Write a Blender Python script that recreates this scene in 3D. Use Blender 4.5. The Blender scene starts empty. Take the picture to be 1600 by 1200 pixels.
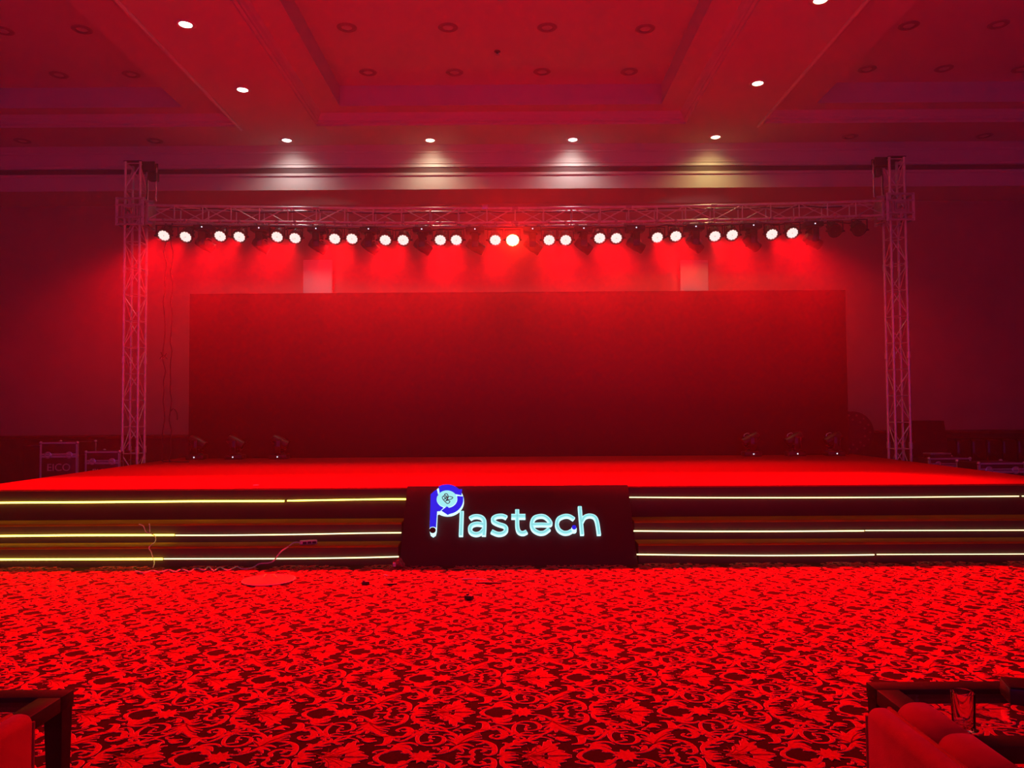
import bpy, bmesh, math, random
from math import sin, cos, pi, radians
from mathutils import Vector, Matrix

random.seed(7)
SC = bpy.context.scene
COL = SC.collection

# ------------------------------------------------------------------ camera, world, exposure
PITCH, ROLL, EYE, FPX = radians(2.0), 0.0060, 1.6, 1200.0
cam_data = bpy.data.cameras.new('camera')
cam_data.sensor_width = 36.0
cam_data.lens = 36.0 * FPX / 1600.0
cam_data.clip_start, cam_data.clip_end = 0.05, 200
cam = bpy.data.objects.new('camera', cam_data)
COL.objects.link(cam)
cam.matrix_world = Matrix.Translation((0, 0, EYE)) @ Matrix.Rotation(pi / 2 + PITCH, 4, 'X') @ Matrix.Rotation(-ROLL, 4, 'Z')
SC.camera = cam
SC.view_settings.view_transform = 'Standard'
SC.view_settings.look = 'None'
SC.view_settings.gamma = 1
SC.view_settings.use_curve_mapping = False
SC.view_settings.exposure = 0.0

# the rest of the dim hall behind the photographer: weak violet ambient
WORLD_COLOR, WORLD_STRENGTH = (0.55, 0.09, 0.85, 1), 0.36
world = bpy.data.worlds.new('hall_ambient')
SC.world = world
world.use_nodes = True
bg = world.node_tree.nodes['Background']
bg.inputs[0].default_value = WORLD_COLOR
bg.inputs[1].default_value = WORLD_STRENGTH

cy = SC.cycles
cy.max_bounces = 6
cy.diffuse_bounces = 3
cy.glossy_bounces = 3
cy.transmission_bounces = 6
cy.transparent_max_bounces = 12
cy.volume_bounces = 1
cy.caustics_reflective = False
cy.caustics_refractive = False
cy.sample_clamp_indirect = 4.0
cy.use_light_tree = True
cy.volume_max_steps = 128
cy.volume_step_rate = 2.5

# tuning of the show lighting
PAR_POWER, PAR_ANGLE, PAR_TILT = 2250.0, 42.0, 39.0        # bright core of each beam
FIELD_POWER, FIELD_ANGLE, FIELD_TILT = 135.0, 96.0, 52.0     # soft field round it
PAR_RED = (1.0, 0.0008, 0.004)
HAZE_DENSITY, HAZE_G = 0.024, 0.40
HAZE_BANK = [(0.4, 0.05), (1.6, 0.15), (2.8, 0.40), (3.9, 0.85), (4.5, 1.0), (5.0, 0.6), (5.6, 0.10), (7.0, 0.05)]   # height, relative density
DOWN_POWER, WASH_POWER = 7.0, 36.0
STRIP_BRIGHT, STRIP_THIN = 6.5, 2.8


# ------------------------------------------------------------------ pixel -> place helpers (rays of the measured camera)
def ray(px, py):
    x, y = (px - 800) / FPX, (600 - py) / FPX
    a, b = x * cos(ROLL) + y * sin(ROLL), -x * sin(ROLL) + y * cos(ROLL)
    return Vector((a, cos(PITCH) - b * sin(PITCH), sin(PITCH) + b * cos(PITCH)))


def at(px, py, Y):
    d = ray(px, py)
    return Vector((0, 0, EYE)) + d * (Y / d.y)


def on(px, py, z):
    d = ray(px, py)
    return Vector((0, 0, EYE)) + d * ((z - EYE) / d.z)


# ------------------------------------------------------------------ materials
MATS = {}


def mat(name, color, rough=0.6, metal=0.0, emit=None, strength=0.0, noise=0.0, nscale=20.0, bump=0.0, bscale=200.0, spec=0.5):
    m = bpy.data.materials.new(name)
    m.use_nodes = True
    nt = m.node_tree
    b = nt.nodes['Principled BSDF']
    b.inputs['Base Color'].default_value = (*color, 1)
    b.inputs['Roughness'].default_value = rough
    b.inputs['Metallic'].default_value = metal
    b.inputs['Specular IOR Level'].default_value = spec
    if emit:
        b.inputs['Emission Color'].default_value = (*emit, 1)
        b.inputs['Emission Strength'].default_value = strength
    if noise or bump:
        tc = nt.nodes.new('ShaderNodeTexCoord')
    if noise:
        n = nt.nodes.new('ShaderNodeTexNoise')
        n.inputs['Scale'].default_value = nscale
        n.inputs['Detail'].default_value = 4
        nt.links.new(tc.outputs['Object'], n.inputs['Vector'])
        r = nt.nodes.new('ShaderNodeValToRGB')
        r.color_ramp.elements[0].position, r.color_ramp.elements[1].position = 0.3, 0.7
        r.color_ramp.elements[0].color = (*[c * (1 - noise) for c in color], 1)
        r.color_ramp.elements[1].color = (*[min(1, c * (1 + noise)) for c in color], 1)
        nt.links.new(n.outputs['Fac'], r.inputs['Fac'])
        nt.links.new(r.outputs['Color'], b.inputs['Base Color'])
    if bump:
        n2 = nt.nodes.new('ShaderNodeTexNoise')
        n2.inputs['Scale'].default_value = bscale
        n2.inputs['Detail'].default_value = 2
        nt.links.new(tc.outputs['Object'], n2.inputs['Vector'])
        bp = nt.nodes.new('ShaderNodeBump')
        bp.inputs['Strength'].default_value = bump
        bp.inputs['Distance'].default_value = 0.01
        nt.links.new(n2.outputs['Fac'], bp.inputs['Height'])
        nt.links.new(bp.outputs['Normal'], b.inputs['Normal'])
    MATS[name] = m
    return m


def emitter(name, color, strength):
    m = bpy.data.materials.new(name)
    m.use_nodes = True
    nt = m.node_tree
    nt.nodes.remove(nt.nodes['Principled BSDF'])
    e = nt.nodes.new('ShaderNodeEmission')
    e.inputs[0].default_value = (*color, 1)
    e.inputs[1].default_value = strength
    nt.links.new(e.outputs[0], nt.nodes['Material Output'].inputs['Surface'])
    MATS[name] = m
    return m


def glass(name, tint, gloss, power=4.0):
    m = bpy.data.materials.new(name)
    m.use_nodes = True
    nt = m.node_tree
    nt.nodes.remove(nt.nodes['Principled BSDF'])
    t = nt.nodes.new('ShaderNodeBsdfTransparent')
    t.inputs[0].default_value = (*tint, 1)
    g = nt.nodes.new('ShaderNodeBsdfGlossy')
    g.inputs['Roughness'].default_value = 0.03
    lay = nt.nodes.new('ShaderNodeLayerWeight')
    lay.inputs['Blend'].default_value = 0.5
    pw = nt.nodes.new('ShaderNodeMath')
    pw.operation = 'POWER'
    pw.inputs[1].default_value = power
    nt.links.new(lay.outputs['Facing'], pw.inputs[0])
    lw = nt.nodes.new('ShaderNodeMath')
    lw.operation = 'MULTIPLY_ADD'
    lw.inputs[1].default_value = gloss
    lw.inputs[2].default_value = 0.03
    nt.links.new(pw.outputs[0], lw.inputs[0])
    mx = nt.nodes.new('ShaderNodeMixShader')
    nt.links.new(lw.outputs[0], mx.inputs[0])
    nt.links.new(t.outputs[0], mx.inputs[1])
    nt.links.new(g.outputs[0], mx.inputs[2])
    nt.links.new(mx.outputs[0], nt.nodes['Material Output'].inputs['Surface'])
    MATS[name] = m
    return m


mat('wall_paint', (0.50, 0.26, 0.21), 0.75, noise=0.06, nscale=1.5, bump=0.1, bscale=60)
mat('ceiling_paint', (0.62, 0.56, 0.52), 0.8, noise=0.03, nscale=1.2)
mat('cornice_paint', (0.68, 0.62, 0.58), 0.45)
mat('groove_dark', (0.10, 0.06, 0.06), 0.6)
mat('pilaster_paint', (0.80, 0.78, 0.75), 0.6)
mat('dado_wood', (0.05, 0.035, 0.025), 0.4, noise=0.25, nscale=6)
mat('rail_wood', (0.16, 0.05, 0.035), 0.35, noise=0.2, nscale=6)
mat('carpet_ground', (0.026, 0.004, 0.006), 0.95, noise=0.35, nscale=90, bump=0.5, bscale=420, spec=0.1)
mat('carpet_motif', (0.54, 0.020, 0.03), 0.9, noise=0.14, nscale=60, bump=0.5, bscale=420, spec=0.1)
mat('carpet_vein', (0.16, 0.008, 0.012), 0.95, spec=0.1)
mat('carpet_edge', (0.92, 0.50, 0.36), 0.9, bump=0.3, bscale=400, spec=0.1)
mat('stage_carpet', (0.5, 0.012, 0.018), 0.95, noise=0.10, nscale=40, bump=0.3, bscale=300, spec=0.1)
mat('stage_skirt', (0.042, 0.012, 0.012), 0.6, noise=0.2, nscale=3)
mat('tread_vinyl', (0.28, 0.115, 0.006), 0.75, noise=0.15, nscale=4, spec=0.08)
mat('screen_black', (0.010, 0.006, 0.006), 0.55)
mat('aluminium', (0.85, 0.82, 0.82), 0.36, 0.55, noise=0.1, nscale=12)
mat('aluminium_dull', (0.55, 0.52, 0.52), 0.45, 0.55, noise=0.15, nscale=12)
mat('black_plastic', (0.018, 0.016, 0.017), 0.38)
mat('black_cloth', (0.020, 0.012, 0.013), 0.85)
mat('black_gloss', (0.012, 0.010, 0.010), 0.15)
mat('lens_dark', (0.03, 0.02, 0.025), 0.08)
mat('chrome', (0.95, 0.9, 0.9), 0.2, 0.6)
mat('cable_black', (0.02, 0.015, 0.015), 0.5)
mat('cable_white', (0.70, 0.62, 0.60), 0.5)
mat('strip_body', (0.72, 0.62, 0.58), 0.5)
mat('sign_board', (0.03, 0.016, 0.02), 0.6, noise=0.1, nscale=2, spec=0.2)
mat('velvet', (0.78, 0.012, 0.022), 0.85, noise=0.12, nscale=9, bump=0.2, bscale=300, spec=0.15)
MATS['velvet'].node_tree.nodes['Principled BSDF'].inputs['Sheen Weight'].default_value = 0.25
MATS['velvet'].node_tree.nodes['Principled BSDF'].inputs['Sheen Roughness'].default_value = 0.35
MATS['velvet'].node_tree.nodes['Principled BSDF'].inputs['Sheen Tint'].default_value = (1, 0.35, 0.4, 1)
mat('piping', (0.70, 0.05, 0.03), 0.7, spec=0.1)
mat('ring_grey', (0.30, 0.22, 0.21), 0.6)
mat('dark_wood', (0.040, 0.012, 0.010), 0.5, noise=0.3, nscale=14, spec=0.12)
mat('case_ply', (0.030, 0.016, 0.018), 0.45, noise=0.1, nscale=5)
mat('case_metal', (0.85, 0.78, 0.80), 0.35, 0.5)
mat('case_print', (0.75, 0.6, 0.6), 0.6)
mat('disc_pale', (0.75, 0.04, 0.04), 0.7)
mat('disc_rim', (0.9, 0.35, 0.33), 0.6)
mat('yellow_tie', (0.95, 0.75, 0.10), 0.5)
mat('scrap_black', (0.02, 0.015, 0.015), 0.6)
mat('scrap_pale', (0.9, 0.75, 0.7), 0.6)
mat('crumple', (0.28, 0.10, 0.07), 0.7)
mat('drum_dark', (0.05, 0.022, 0.02), 0.6)
mat('drum_hole', (0.18, 0.09, 0.08), 0.6)
glass('table_glass', (0.95, 0.92, 0.92), 0.35)
tg = mat('tumbler_glass', (1.0, 0.97, 0.97), 0.02)
tg.node_tree.nodes['Principled BSDF'].inputs['Transmission Weight'].default_value = 1.0
tg.node_tree.nodes['Principled BSDF'].inputs['IOR'].default_value = 1.30
emitter('par_lit', (1.0, 0.76, 0.71), 1.35)
emitter('par_lit_warm', (1.0, 0.78, 0.30), 5.0)
mat('par_dot', (0.25, 0.1, 0.1), 0.5)
emitter('down_white', (1.0, 0.95, 0.90), 14.0)
emitter('down_warm', (1.0, 0.86, 0.50), 14.0)
emitter('strip_bright', (1.0, 0.80, 0.09), STRIP_BRIGHT)
emitter('strip_thin', (1.0, 0.84, 0.36), STRIP_THIN)
emitter('letter_side', (0.60, 0.96, 1.0), 1.3)
emitter('letter_face', (0.36, 0.93, 0.97), 0.95)
emitter('letter_groove', (0.16, 0.70, 0.74), 0.75)
emitter('logo_blue', (0.008, 0.016, 0.80), 1.0)
emitter('display_dot', (0.80, 0.80, 1.0), 1.6)
mat('icon_line', (0.01, 0.02, 0.10), 0.5)
M = MATS


# ------------------------------------------------------------------ mesh building
class MB:
    """collects polygons; build() links them as one mesh object"""

    def __init__(s):
        s.v, s.f, s.mi, s.cur = [], [], [], 0

    def add(s, vs, fs):
        o = len(s.v)
        s.v.extend([tuple(v) for v in vs])
        s.f.extend([tuple(i + o for i in f) for f in fs])
        s.mi.extend([s.cur] * len(fs))
        return s

    def box(s, x0, x1, y0, y1, z0, z1, b=0.0, mtx=None):
        if b <= 0:
            vs = [(x, y, z) for z in (z0, z1) for y in (y0, y1) for x in (x0, x1)]
            fs = [(0, 2, 3, 1), (4, 5, 7, 6), (0, 1, 5, 4), (2, 6, 7, 3), (0, 4, 6, 2), (1, 3, 7, 5)]
        else:
            bm = bmesh.new()
            bmesh.ops.create_cube(bm, size=1)
            for v in bm.verts:
                v.co = Vector(((x0 + x1) / 2 + v.co.x * (x1 - x0), (y0 + y1) / 2 + v.co.y * (y1 - y0), (z0 + z1) / 2 + v.co.z * (z1 - z0)))
            bmesh.ops.bevel(bm, geom=bm.edges[:], offset=b, segments=2, profile=0.5, affect='EDGES')
            bm.verts.index_update()
            vs = [tuple(v.co) for v in bm.verts]
            fs = [tuple(v.index for v in f.verts) for f in bm.faces]
            bm.free()
        if mtx is not None:
            vs = [tuple(mtx @ Vector(v)) for v in vs]
        return s.add(vs, fs)

    def tube(s, pts, r, n=8, cap=True):
        pts = [Vector(p) for p in pts]
        rr = r if isinstance(r, (list, tuple)) else [r] * len(pts)
        vs, fs = [], []
        up = None
        for i, p in enumerate(pts):
            t = (pts[min(i + 1, len(pts) - 1)] - pts[max(i - 1, 0)])
            t = t.normalized() if t.length > 1e-9 else Vector((0, 0, 1))
            if up is None:
                up = Vector((0, 0, 1)) if abs(t.z) < 0.9 else Vector((1, 0, 0))
            a = t.cross(up)
            if a.length < 1e-6:
                a = t.cross(Vector((0, 1, 0.3)))
            a.normalize()
            b = a.cross(t).normalized()
            up = b
            for k in range(n):
                th = 2 * pi * k / n
                vs.append(p + (a * cos(th) + b * sin(th)) * rr[i])
        for i in range(len(pts) - 1):
            for k in range(n):
                q = (k + 1) % n
                fs.append((i * n + k, i * n + q, (i + 1) * n + q, (i + 1) * n + k))
        if cap:
            fs.append(tuple(range(n))[::-1])
            fs.append(tuple((len(pts) - 1) * n + k for k in range(n)))
        return s.add(vs, fs)

    def lathe(s, prof, n=24, mtx=None, cap=True):
        """prof: (radius, height) pairs about the z axis"""
        vs = [(r * cos(2 * pi * k / n), r * sin(2 * pi * k / n), z) for r, z in prof for k in range(n)]
        fs = []
        for i in range(len(prof) - 1):
            for k in range(n):
                q = (k + 1) % n
                fs.append((i * n + k, i * n + q, (i + 1) * n + q, (i + 1) * n + k))
        if cap:
            fs.append(tuple(range(n))[::-1])
            fs.append(tuple((len(prof) - 1) * n + k for k in range(n)))
        if mtx is not None:
            vs = [tuple(mtx @ Vector(v)) for v in vs]
        return s.add(vs, fs)

    def prism(s, poly, z0, z1, mtx=None):
        n = len(poly)
        vs = [(x, y, z0) for x, y in poly] + [(x, y, z1) for x, y in poly]
        fs = [tuple(range(n))[::-1], tuple(range(n, 2 * n))] + [(i, (i + 1) % n, (i + 1) % n + n, i + n) for i in range(n)]
        if mtx is not None:
            vs = [tuple(mtx @ Vector(v)) for v in vs]
        return s.add(vs, fs)

    def ball(s, c, r, n=12, m=8, sq=(1, 1, 1)):
        vs, fs = [], []
        for i in range(m + 1):
            ph = pi * i / m
            for k in range(n):
                th = 2 * pi * k / n
                vs.append((c[0] + r * sq[0] * sin(ph) * cos(th), c[1] + r * sq[1] * sin(ph) * sin(th), c[2] + r * sq[2] * cos(ph)))
        for i in range(m):
            for k in range(n):
                q = (k + 1) % n
                fs.append((i * n + k, (i + 1) * n + k, (i + 1) * n + q, i * n + q))
        return s.add(vs, fs)

    def mesh(s, name, m, smooth=True):
        me = bpy.data.meshes.new(name)
        me.from_pydata(s.v, [], s.f)
        ms = m if isinstance(m, (list, tuple)) else [m]
        for x in ms:
            me.materials.append(x)
        if len(ms) > 1:
            me.polygons.foreach_set('material_index', s.mi)
        if smooth:
            me.polygons.foreach_set('use_smooth', [True] * len(me.polygons))
            me.set_sharp_from_angle(angle=radians(35))
        me.update()
        return me

    def build(s, name, m, parent=None, smooth=True):
        return link(name, s.mesh(name, m, smooth), parent)


def link(name, me, parent=None):
    o = bpy.data.objects.new(name, me)
    COL.objects.link(o)
    if parent is not None:
        o.parent = parent
    return o


def thing(name, label, cat, loc=(0, 0, 0), group=None, rot=None):
    o = bpy.data.objects.new(name, None)
    COL.objects.link(o)
    o.empty_display_size = 0.1
    o.location = loc
    if rot:
        o.rotation_euler = rot
    o['label'], o['category'] = label, cat
    if group:
        o['group'] = group
    return o


def tag(o, label, cat, group=None):
    o['label'], o['category'] = label, cat
    if group:
        o['group'] = group
    return o


def structure(o):
    o['kind'] = 'structure'
    return o


def copy_tree(o, parent=None):
    c = o.copy()
    COL.objects.link(c)
    if parent is not None:
        c.parent = parent
    for ch in list(o.children):
        copy_tree(ch, c)
    return c


def rod(name, me, a, b, r, parent):
    """a unit rod mesh laid between two points"""
    a, b = Vector(a), Vector(b)
    d = b - a
    o = link(name, me, parent)
    q = d.to_track_quat('Z', 'Y')
    o.matrix_local = Matrix.Translation(a) @ q.to_matrix().to_4x4() @ Matrix.Diagonal((r, r, d.length, 1))
    return o


def smooth_path(pts, n=6):
    """Catmull-Rom through 2D/3D points"""
    P = [Vector(p) for p in pts]
    out = []
    for i in range(len(P) - 1):
        p0, p1, p2, p3 = P[max(i - 1, 0)], P[i], P[i + 1], P[min(i + 2, len(P) - 1)]
        for k in range(n):
            t = k / n
            out.append(0.5 * ((2 * p1) + (p2 - p0) * t + (2 * p0 - 5 * p1 + 4 * p2 - p3) * t * t + (3 * p1 - p0 - 3 * p2 + p3) * t ** 3))
    out.append(P[-1])
    return out


def ribbon(pts, ws, n=5, grow=0.0):
    """2D stroke of varying width -> list of (left, right) pairs"""
    path = smooth_path([Vector((p[0], p[1])) for p in pts], n)
    m = len(path)
    res = []
    for i, p in enumerate(path):
        t = path[min(i + 1, m - 1)] - path[max(i - 1, 0)]
        if t.length < 1e-9:
            t = Vector((1, 0))
        t.normalize()
        nrm = Vector((-t.y, t.x))
        u = i / (m - 1) * (len(ws) - 1)
        k = min(int(u), len(ws) - 2)
        w = (ws[k] * (1 - (u - k)) + ws[k + 1] * (u - k)) / 2 + grow
        if grow and i == 0:
            p = p - t * grow
        if grow and i == m - 1:
            p = p + t * grow
        res.append((p + nrm * w, p - nrm * w))
    return res


ORD = ['first', 'second', 'third', 'fourth', 'fifth', 'sixth', 'seventh', 'eighth', 'ninth', 'tenth', 'eleventh', 'twelfth',
       'thirteenth', 'fourteenth', 'fifteenth', 'sixteenth', 'seventeenth', 'eighteenth', 'nineteenth', 'twentieth',
       'twenty-first', 'twenty-second', 'twenty-third', 'twenty-fourth', 'twenty-fifth', 'twenty-sixth']
UNIT = MB().lathe([(1, 0), (1, 1)], 8).mesh('rod', M['aluminium'])
UNIT_DULL = MB().lathe([(1, 0), (1, 1)], 8).mesh('rod_dull', M['aluminium_dull'])

# ------------------------------------------------------------------ the hall
RX0, RX1, RY0, RYB, WALLY = -11.6, 11.8, -3.0, 14.45, 15.5
ZC, ZRING, ZTOP = 6.6, 6.79, 7.14

floor = structure(MB().box(RX0, RX1, RY0, WALLY, -0.15, 0.0).build('floor', M['carpet_ground'], smooth=False))

# damask woven into the carpet: scrolls, fans, stars and palmettes of one half repeat, mirrored, laid in half-drop rows
STROKES = [
([(-0.006,0),(0.006,0.031),(0.033,0.056),(0.064,0.087)],[2.6,2.2,2.2,2.6]),
([(0.036,0.056),(0.029,0.079),(0.006,0.075),(-0.017,0.065),(-0.023,0.053),(-0.01,0.047)],[2,1.8,1.4,1,0.9,0.7]),
([(0.062,0.092),(0.068,0.12),(0.054,0.132),(0.036,0.123),(0.043,0.114)],[1.6,1.4,1,0.8,0.6]),
([(0.062,0.085),(0.083,0.137),(0.119,0.151),(0.151,0.147),(0.173,0.125)],[1.5,3,2.6,1.6,0.5]),
([(0.063,0.079),(0.091,0.111),(0.124,0.113),(0.151,0.077)],[1.5,4.5,4,0.5]),
([(0.062,0.072),(0.098,0.086),(0.125,0.069),(0.151,0.041),(0.171,0.004)],[1.5,4.2,4,1.6,0.4]),
([(0.112,0.055),(0.133,0.045),(0.148,0.055)],[2.5,2.5,0.5]),
([(0.262,0.031),(0.299,0.038),(0.34,0.071),(0.374,0.119)],[0.8,1.4,2.2,3]),
([(0.294,0.104),(0.312,0.104),(0.309,0.075),(0.29,0.053)],[0.6,3,3.2,0.6]),
([(0.284,0.071),(0.272,0.094),(0.254,0.1),(0.259,0.086)],[1,1,0.8,0.5]),
([(0.374,0.14),(0.342,0.157),(0.308,0.19)],[3,3.4,0.5]),
([(0.376,0.151),(0.347,0.184),(0.319,0.221)],[2.5,2.6,0.4]),
([(0.367,0.13),(0.333,0.133),(0.308,0.134)],[2.5,2.8,0.4]),
([(0.372,0.14),(0.424,0.183),(0.478,0.204)],[3,3,0.4]),
([(0.373,0.151),(0.424,0.207),(0.475,0.232)],[3,2.6,0.4]),
([(0.375,0.162),(0.418,0.227),(0.468,0.251)],[3,2.6,0.4]),
([(0.374,0.167),(0.402,0.227),(0.43,0.264)],[3,2.8,0.5]),
([(0.37,0.167),(0.376,0.217),(0.374,0.256)],[3,2.6,0.5]),
([(0.369,0.125),(0.407,0.132),(0.442,0.111)],[3,2.8,0.4]),
([(0.367,0.114),(0.398,0.098),(0.422,0.08)],[2.6,2.4,0.4]),
([(0.362,0.104),(0.385,0.077),(0.398,0.051)],[2.2,2,0.4]),
([(0.377,0.146),(0.41,0.17),(0.457,0.175),(0.5,0.16),(0.534,0.122),(0.545,0.072),(0.541,0.034),(0.518,0.015),(0.496,0.028)],[1.4,1.4,1.8,2.6,3.2,3,2.4,1.8,0.8]),
([(0.499,0.153),(0.479,0.138),(0.457,0.128)],[1.4,1.4,0.4]),
([(0.529,0.103),(0.51,0.102),(0.492,0.11)],[1.4,1.4,0.4]),
([(0.539,0.075),(0.518,0.076),(0.5,0.086)],[1.4,1.4,0.4]),
([(0.485,0.048),(0.501,0.068),(0.48,0.086),(0.451,0.077),(0.436,0.049),(0.447,0.023),(0.437,0)],[1.8,1.8,1.6,2,2.2,1.8,1.4]),
([(0.373,0.042),(0.383,0.033),(0.396,0.041)],[0.8,1.4,0.5]),
([(0.37,0.014),(0.382,0.006),(0.399,0)],[0.8,1.4,0.8]),
([(0.399,0),(0.422,0.006),(0.439,0.001)],[0.8,1,0.8]),
([(0.223,0.236),(0.261,0.233),(0.291,0.212),(0.294,0.168),(0.266,0.131),(0.217,0.124),(0.181,0.146),(0.165,0.19),(0.164,0.234),(0.181,0.273)],[0.8,1.2,1.8,2.4,2.2,1.6,1.3,1.6,2,2.4]),
([(0.225,0.23),(0.226,0.204),(0.247,0.202)],[1,1.2,0.6]),
([(0.179,0.151),(0.215,0.159),(0.235,0.169),(0.226,0.189)],[0.8,1.2,1.4,0.6]),
([(0.077,0.195),(0.053,0.187),(0.048,0.21),(0.062,0.227),(0.082,0.221)],[0.8,1,1,1,0.6]),
([(0.051,0.188),(0.089,0.171),(0.129,0.215),(0.156,0.265),(0.197,0.287),(0.26,0.292),(0.315,0.274),(0.354,0.223),(0.37,0.157)],[1,1.2,2,2.4,2.2,1.6,1.8,2.4,2.4]),
([(0.162,0.271),(0.145,0.294),(0.134,0.277)],[2,1.6,0.4]),
([(0.15,0.254),(0.125,0.248),(0.115,0.237)],[1.8,1.5,0.4]),
([(0.198,0.291),(0.182,0.317),(0.19,0.34),(0.214,0.34),(0.213,0.318),(0.199,0.316)],[1.2,1.2,1,1,0.8,0.6]),
([(0.261,0.294),(0.245,0.318),(0.237,0.328)],[1.4,1.2,0.3]),
([(0.302,0.282),(0.287,0.309),(0.271,0.313)],[1.4,1.2,0.3]),
([(0.2,0.272),(0.227,0.258),(0.257,0.267)],[1.2,1.4,0.4]),
([(0.371,0.189),(0.342,0.234),(0.301,0.246),(0.294,0.235)],[2,2,1.4,0.4]),
([(0.378,0.173),(0.412,0.233),(0.46,0.283),(0.513,0.306),(0.56,0.302),(0.586,0.267),(0.59,0.228),(0.569,0.195),(0.541,0.196),(0.521,0.222),(0.533,0.242)],[3.5,3.2,2.6,2,2.6,4.2,4.6,3,1.8,1.2,0.8]),
([(0.577,0.231),(0.56,0.236),(0.548,0.225)],[2.5,1.6,0.4]),
([(0.442,0.261),(0.483,0.298),(0.495,0.341),(0.484,0.386),(0.444,0.396)],[1.6,4.6,5,3.6,0.6]),
([(0.37,0.328),(0.403,0.351),(0.438,0.342)],[0.8,4.2,0.6]),
([(0.375,0.314),(0.401,0.325),(0.423,0.313)],[0.8,3,0.6]),
([(0.377,0.325),(0.35,0.308),(0.336,0.285),(0.357,0.293),(0.367,0.281)],[0.8,0.9,0.8,0.8,0.5]),
([(0.561,0.018),(0.598,0.012),(0.654,0.017)],[0.8,4.6,0.4]),
([(0.579,0.025),(0.61,0.042),(0.642,0.035)],[1.4,2.8,0.4]),
([(0.579,0.025),(0.584,0.076),(0.612,0.116),(0.648,0.146),(0.689,0.168),(0.73,0.186),(0.766,0.208),(0.808,0.192),(0.825,0.163)],[1.6,2.4,4,4.2,3.6,2.8,1,0.8,0.7]),
([(0.59,0.083),(0.625,0.086),(0.666,0.097)],[2,2.6,0.4]),
([(0.607,0.111),(0.599,0.14),(0.583,0.145)],[2,1.6,0.4]),
([(0.635,0.131),(0.666,0.121),(0.696,0.137)],[2,2.2,0.4]),
([(0.641,0.155),(0.644,0.175),(0.662,0.185)],[2,1.6,0.4]),
([(0.699,0.168),(0.726,0.152),(0.754,0.157)],[2,2,0.5]),
([(0.73,0.154),(0.727,0.14),(0.748,0.137)],[1,1,0.5]),
([(0.673,0.173),(0.645,0.2),(0.638,0.218),(0.662,0.224),(0.673,0.212)],[1,1,0.9,0.9,0.6]),
([(0.797,0.015),(0.847,0.023),(0.901,0.008)],[3,7,0.4]),
([(0.8,0.028),(0.836,0.055),(0.873,0.049)],[2.5,4.5,0.4]),
([(0.799,0.035),(0.828,0.086),(0.841,0.099)],[2.5,4.2,0.6]),
([(0.798,0.041),(0.815,0.105),(0.854,0.139)],[2.5,4.2,0.5]),
([(0.792,0.048),(0.802,0.123),(0.806,0.175)],[2.2,4.2,1]),
([(0.788,0.041),(0.788,0.105),(0.786,0.154)],[2.2,4,1]),
([(0.784,0.035),(0.76,0.092),(0.756,0.113)],[2.2,3.6,0.8]),
([(0.78,0.028),(0.743,0.066),(0.725,0.075)],[2.2,3.4,0.6]),
([(0.775,0.024),(0.728,0.036),(0.679,0.052)],[2.2,3.4,0.4]),
([(0.761,0.016),(0.71,0.018),(0.677,0)],[2.2,2.6,0.4]),
([(0.727,0.04),(0.736,0.085),(0.763,0.104)],[1.4,1.8,0.6])]
CX0, CY0, PX, PYROW = 0.306, 3.611, 0.943, 0.522


def damask():
    strips = {0: [], 1: []}      # 0 outline, 1 motif
    for pts, ws in STROKES:
        w = [(x if x < 1.2 else 1.2 + (x - 1.2) * 0.62) / 100 for x in ws]
        strips[1].append(ribbon(pts, w, 4))
        strips[0].append(ribbon(pts, w, 4, 0.0026))
    vs, fs, mi = [], [], []

    def poly(pairs, z, mir, k):
        o = len(vs)
        for a, b in pairs:
            vs.append((a.x, a.y * mir, z))
            vs.append((b.x, b.y * mir, z))
        for i in range(len(pairs) - 1):
            q = (o + 2 * i, o + 2 * i + 1, o + 2 * i + 3, o + 2 * i + 2)
            fs.append(q if mir < 0 else q[::-1])
            mi.append(k)
    for k, z in ((0, 0.0006), (1, 0.0022)):
        for i_, pr in enumerate(strips[k]):
            for j_, mir in enumerate((1, -1)):
                poly(pr, z + 0.00001 * (2 * i_ + j_), mir, k)          # pile heights differ a hair, nothing coincides
    # darker veins on the palmette and the leaf fans
    for vein in ([(0.700, 0.003), (0.79, 0.006), (0.88, 0.004)], [(0.715, 0.012), (0.765, 0.05), (0.80, 0.09)], [(0.725, 0.010), (0.79, 0.035), (0.835, 0.06)],
                 [(0.70, 0.012), (0.735, 0.06), (0.745, 0.12)], [(0.695, 0.012), (0.705, 0.06), (0.70, 0.09)], [(0.69, 0.008), (0.655, 0.035), (0.62, 0.05)],
                 [(0.365, 0.125), (0.40, 0.155), (0.46, 0.19)], [(0.365, 0.125), (0.40, 0.185), (0.45, 0.235)], [(0.36, 0.12), (0.34, 0.15), (0.315, 0.175)],
                 [(0.40, 0.27), (0.46, 0.30), (0.51, 0.285)]):
        pr = ribbon(vein, [0.006, 0.004], 3)
        for mir in (1, -1):
            poly(pr, 0.0037, mir, 2)
    # spiky star flower on the axis
    for k, z, g in ((0, 0.0021, 0.0026), (1, 0.0038, 0.0)):
        o = len(vs)
        vs.append((0.213, 0, z))
        n = 20
        for i in range(n):
            r = ((0.062 if i % 2 == 0 else 0.040) + g)
            vs.append((0.213 + r * cos(2 * pi * i / n), 1.1 * r * sin(2 * pi * i / n), z))
        for i in range(n):
            fs.append((o, o + 1 + i, o + 1 + (i + 1) % n))
            mi.append(k)
    return vs, fs, mi


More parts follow.
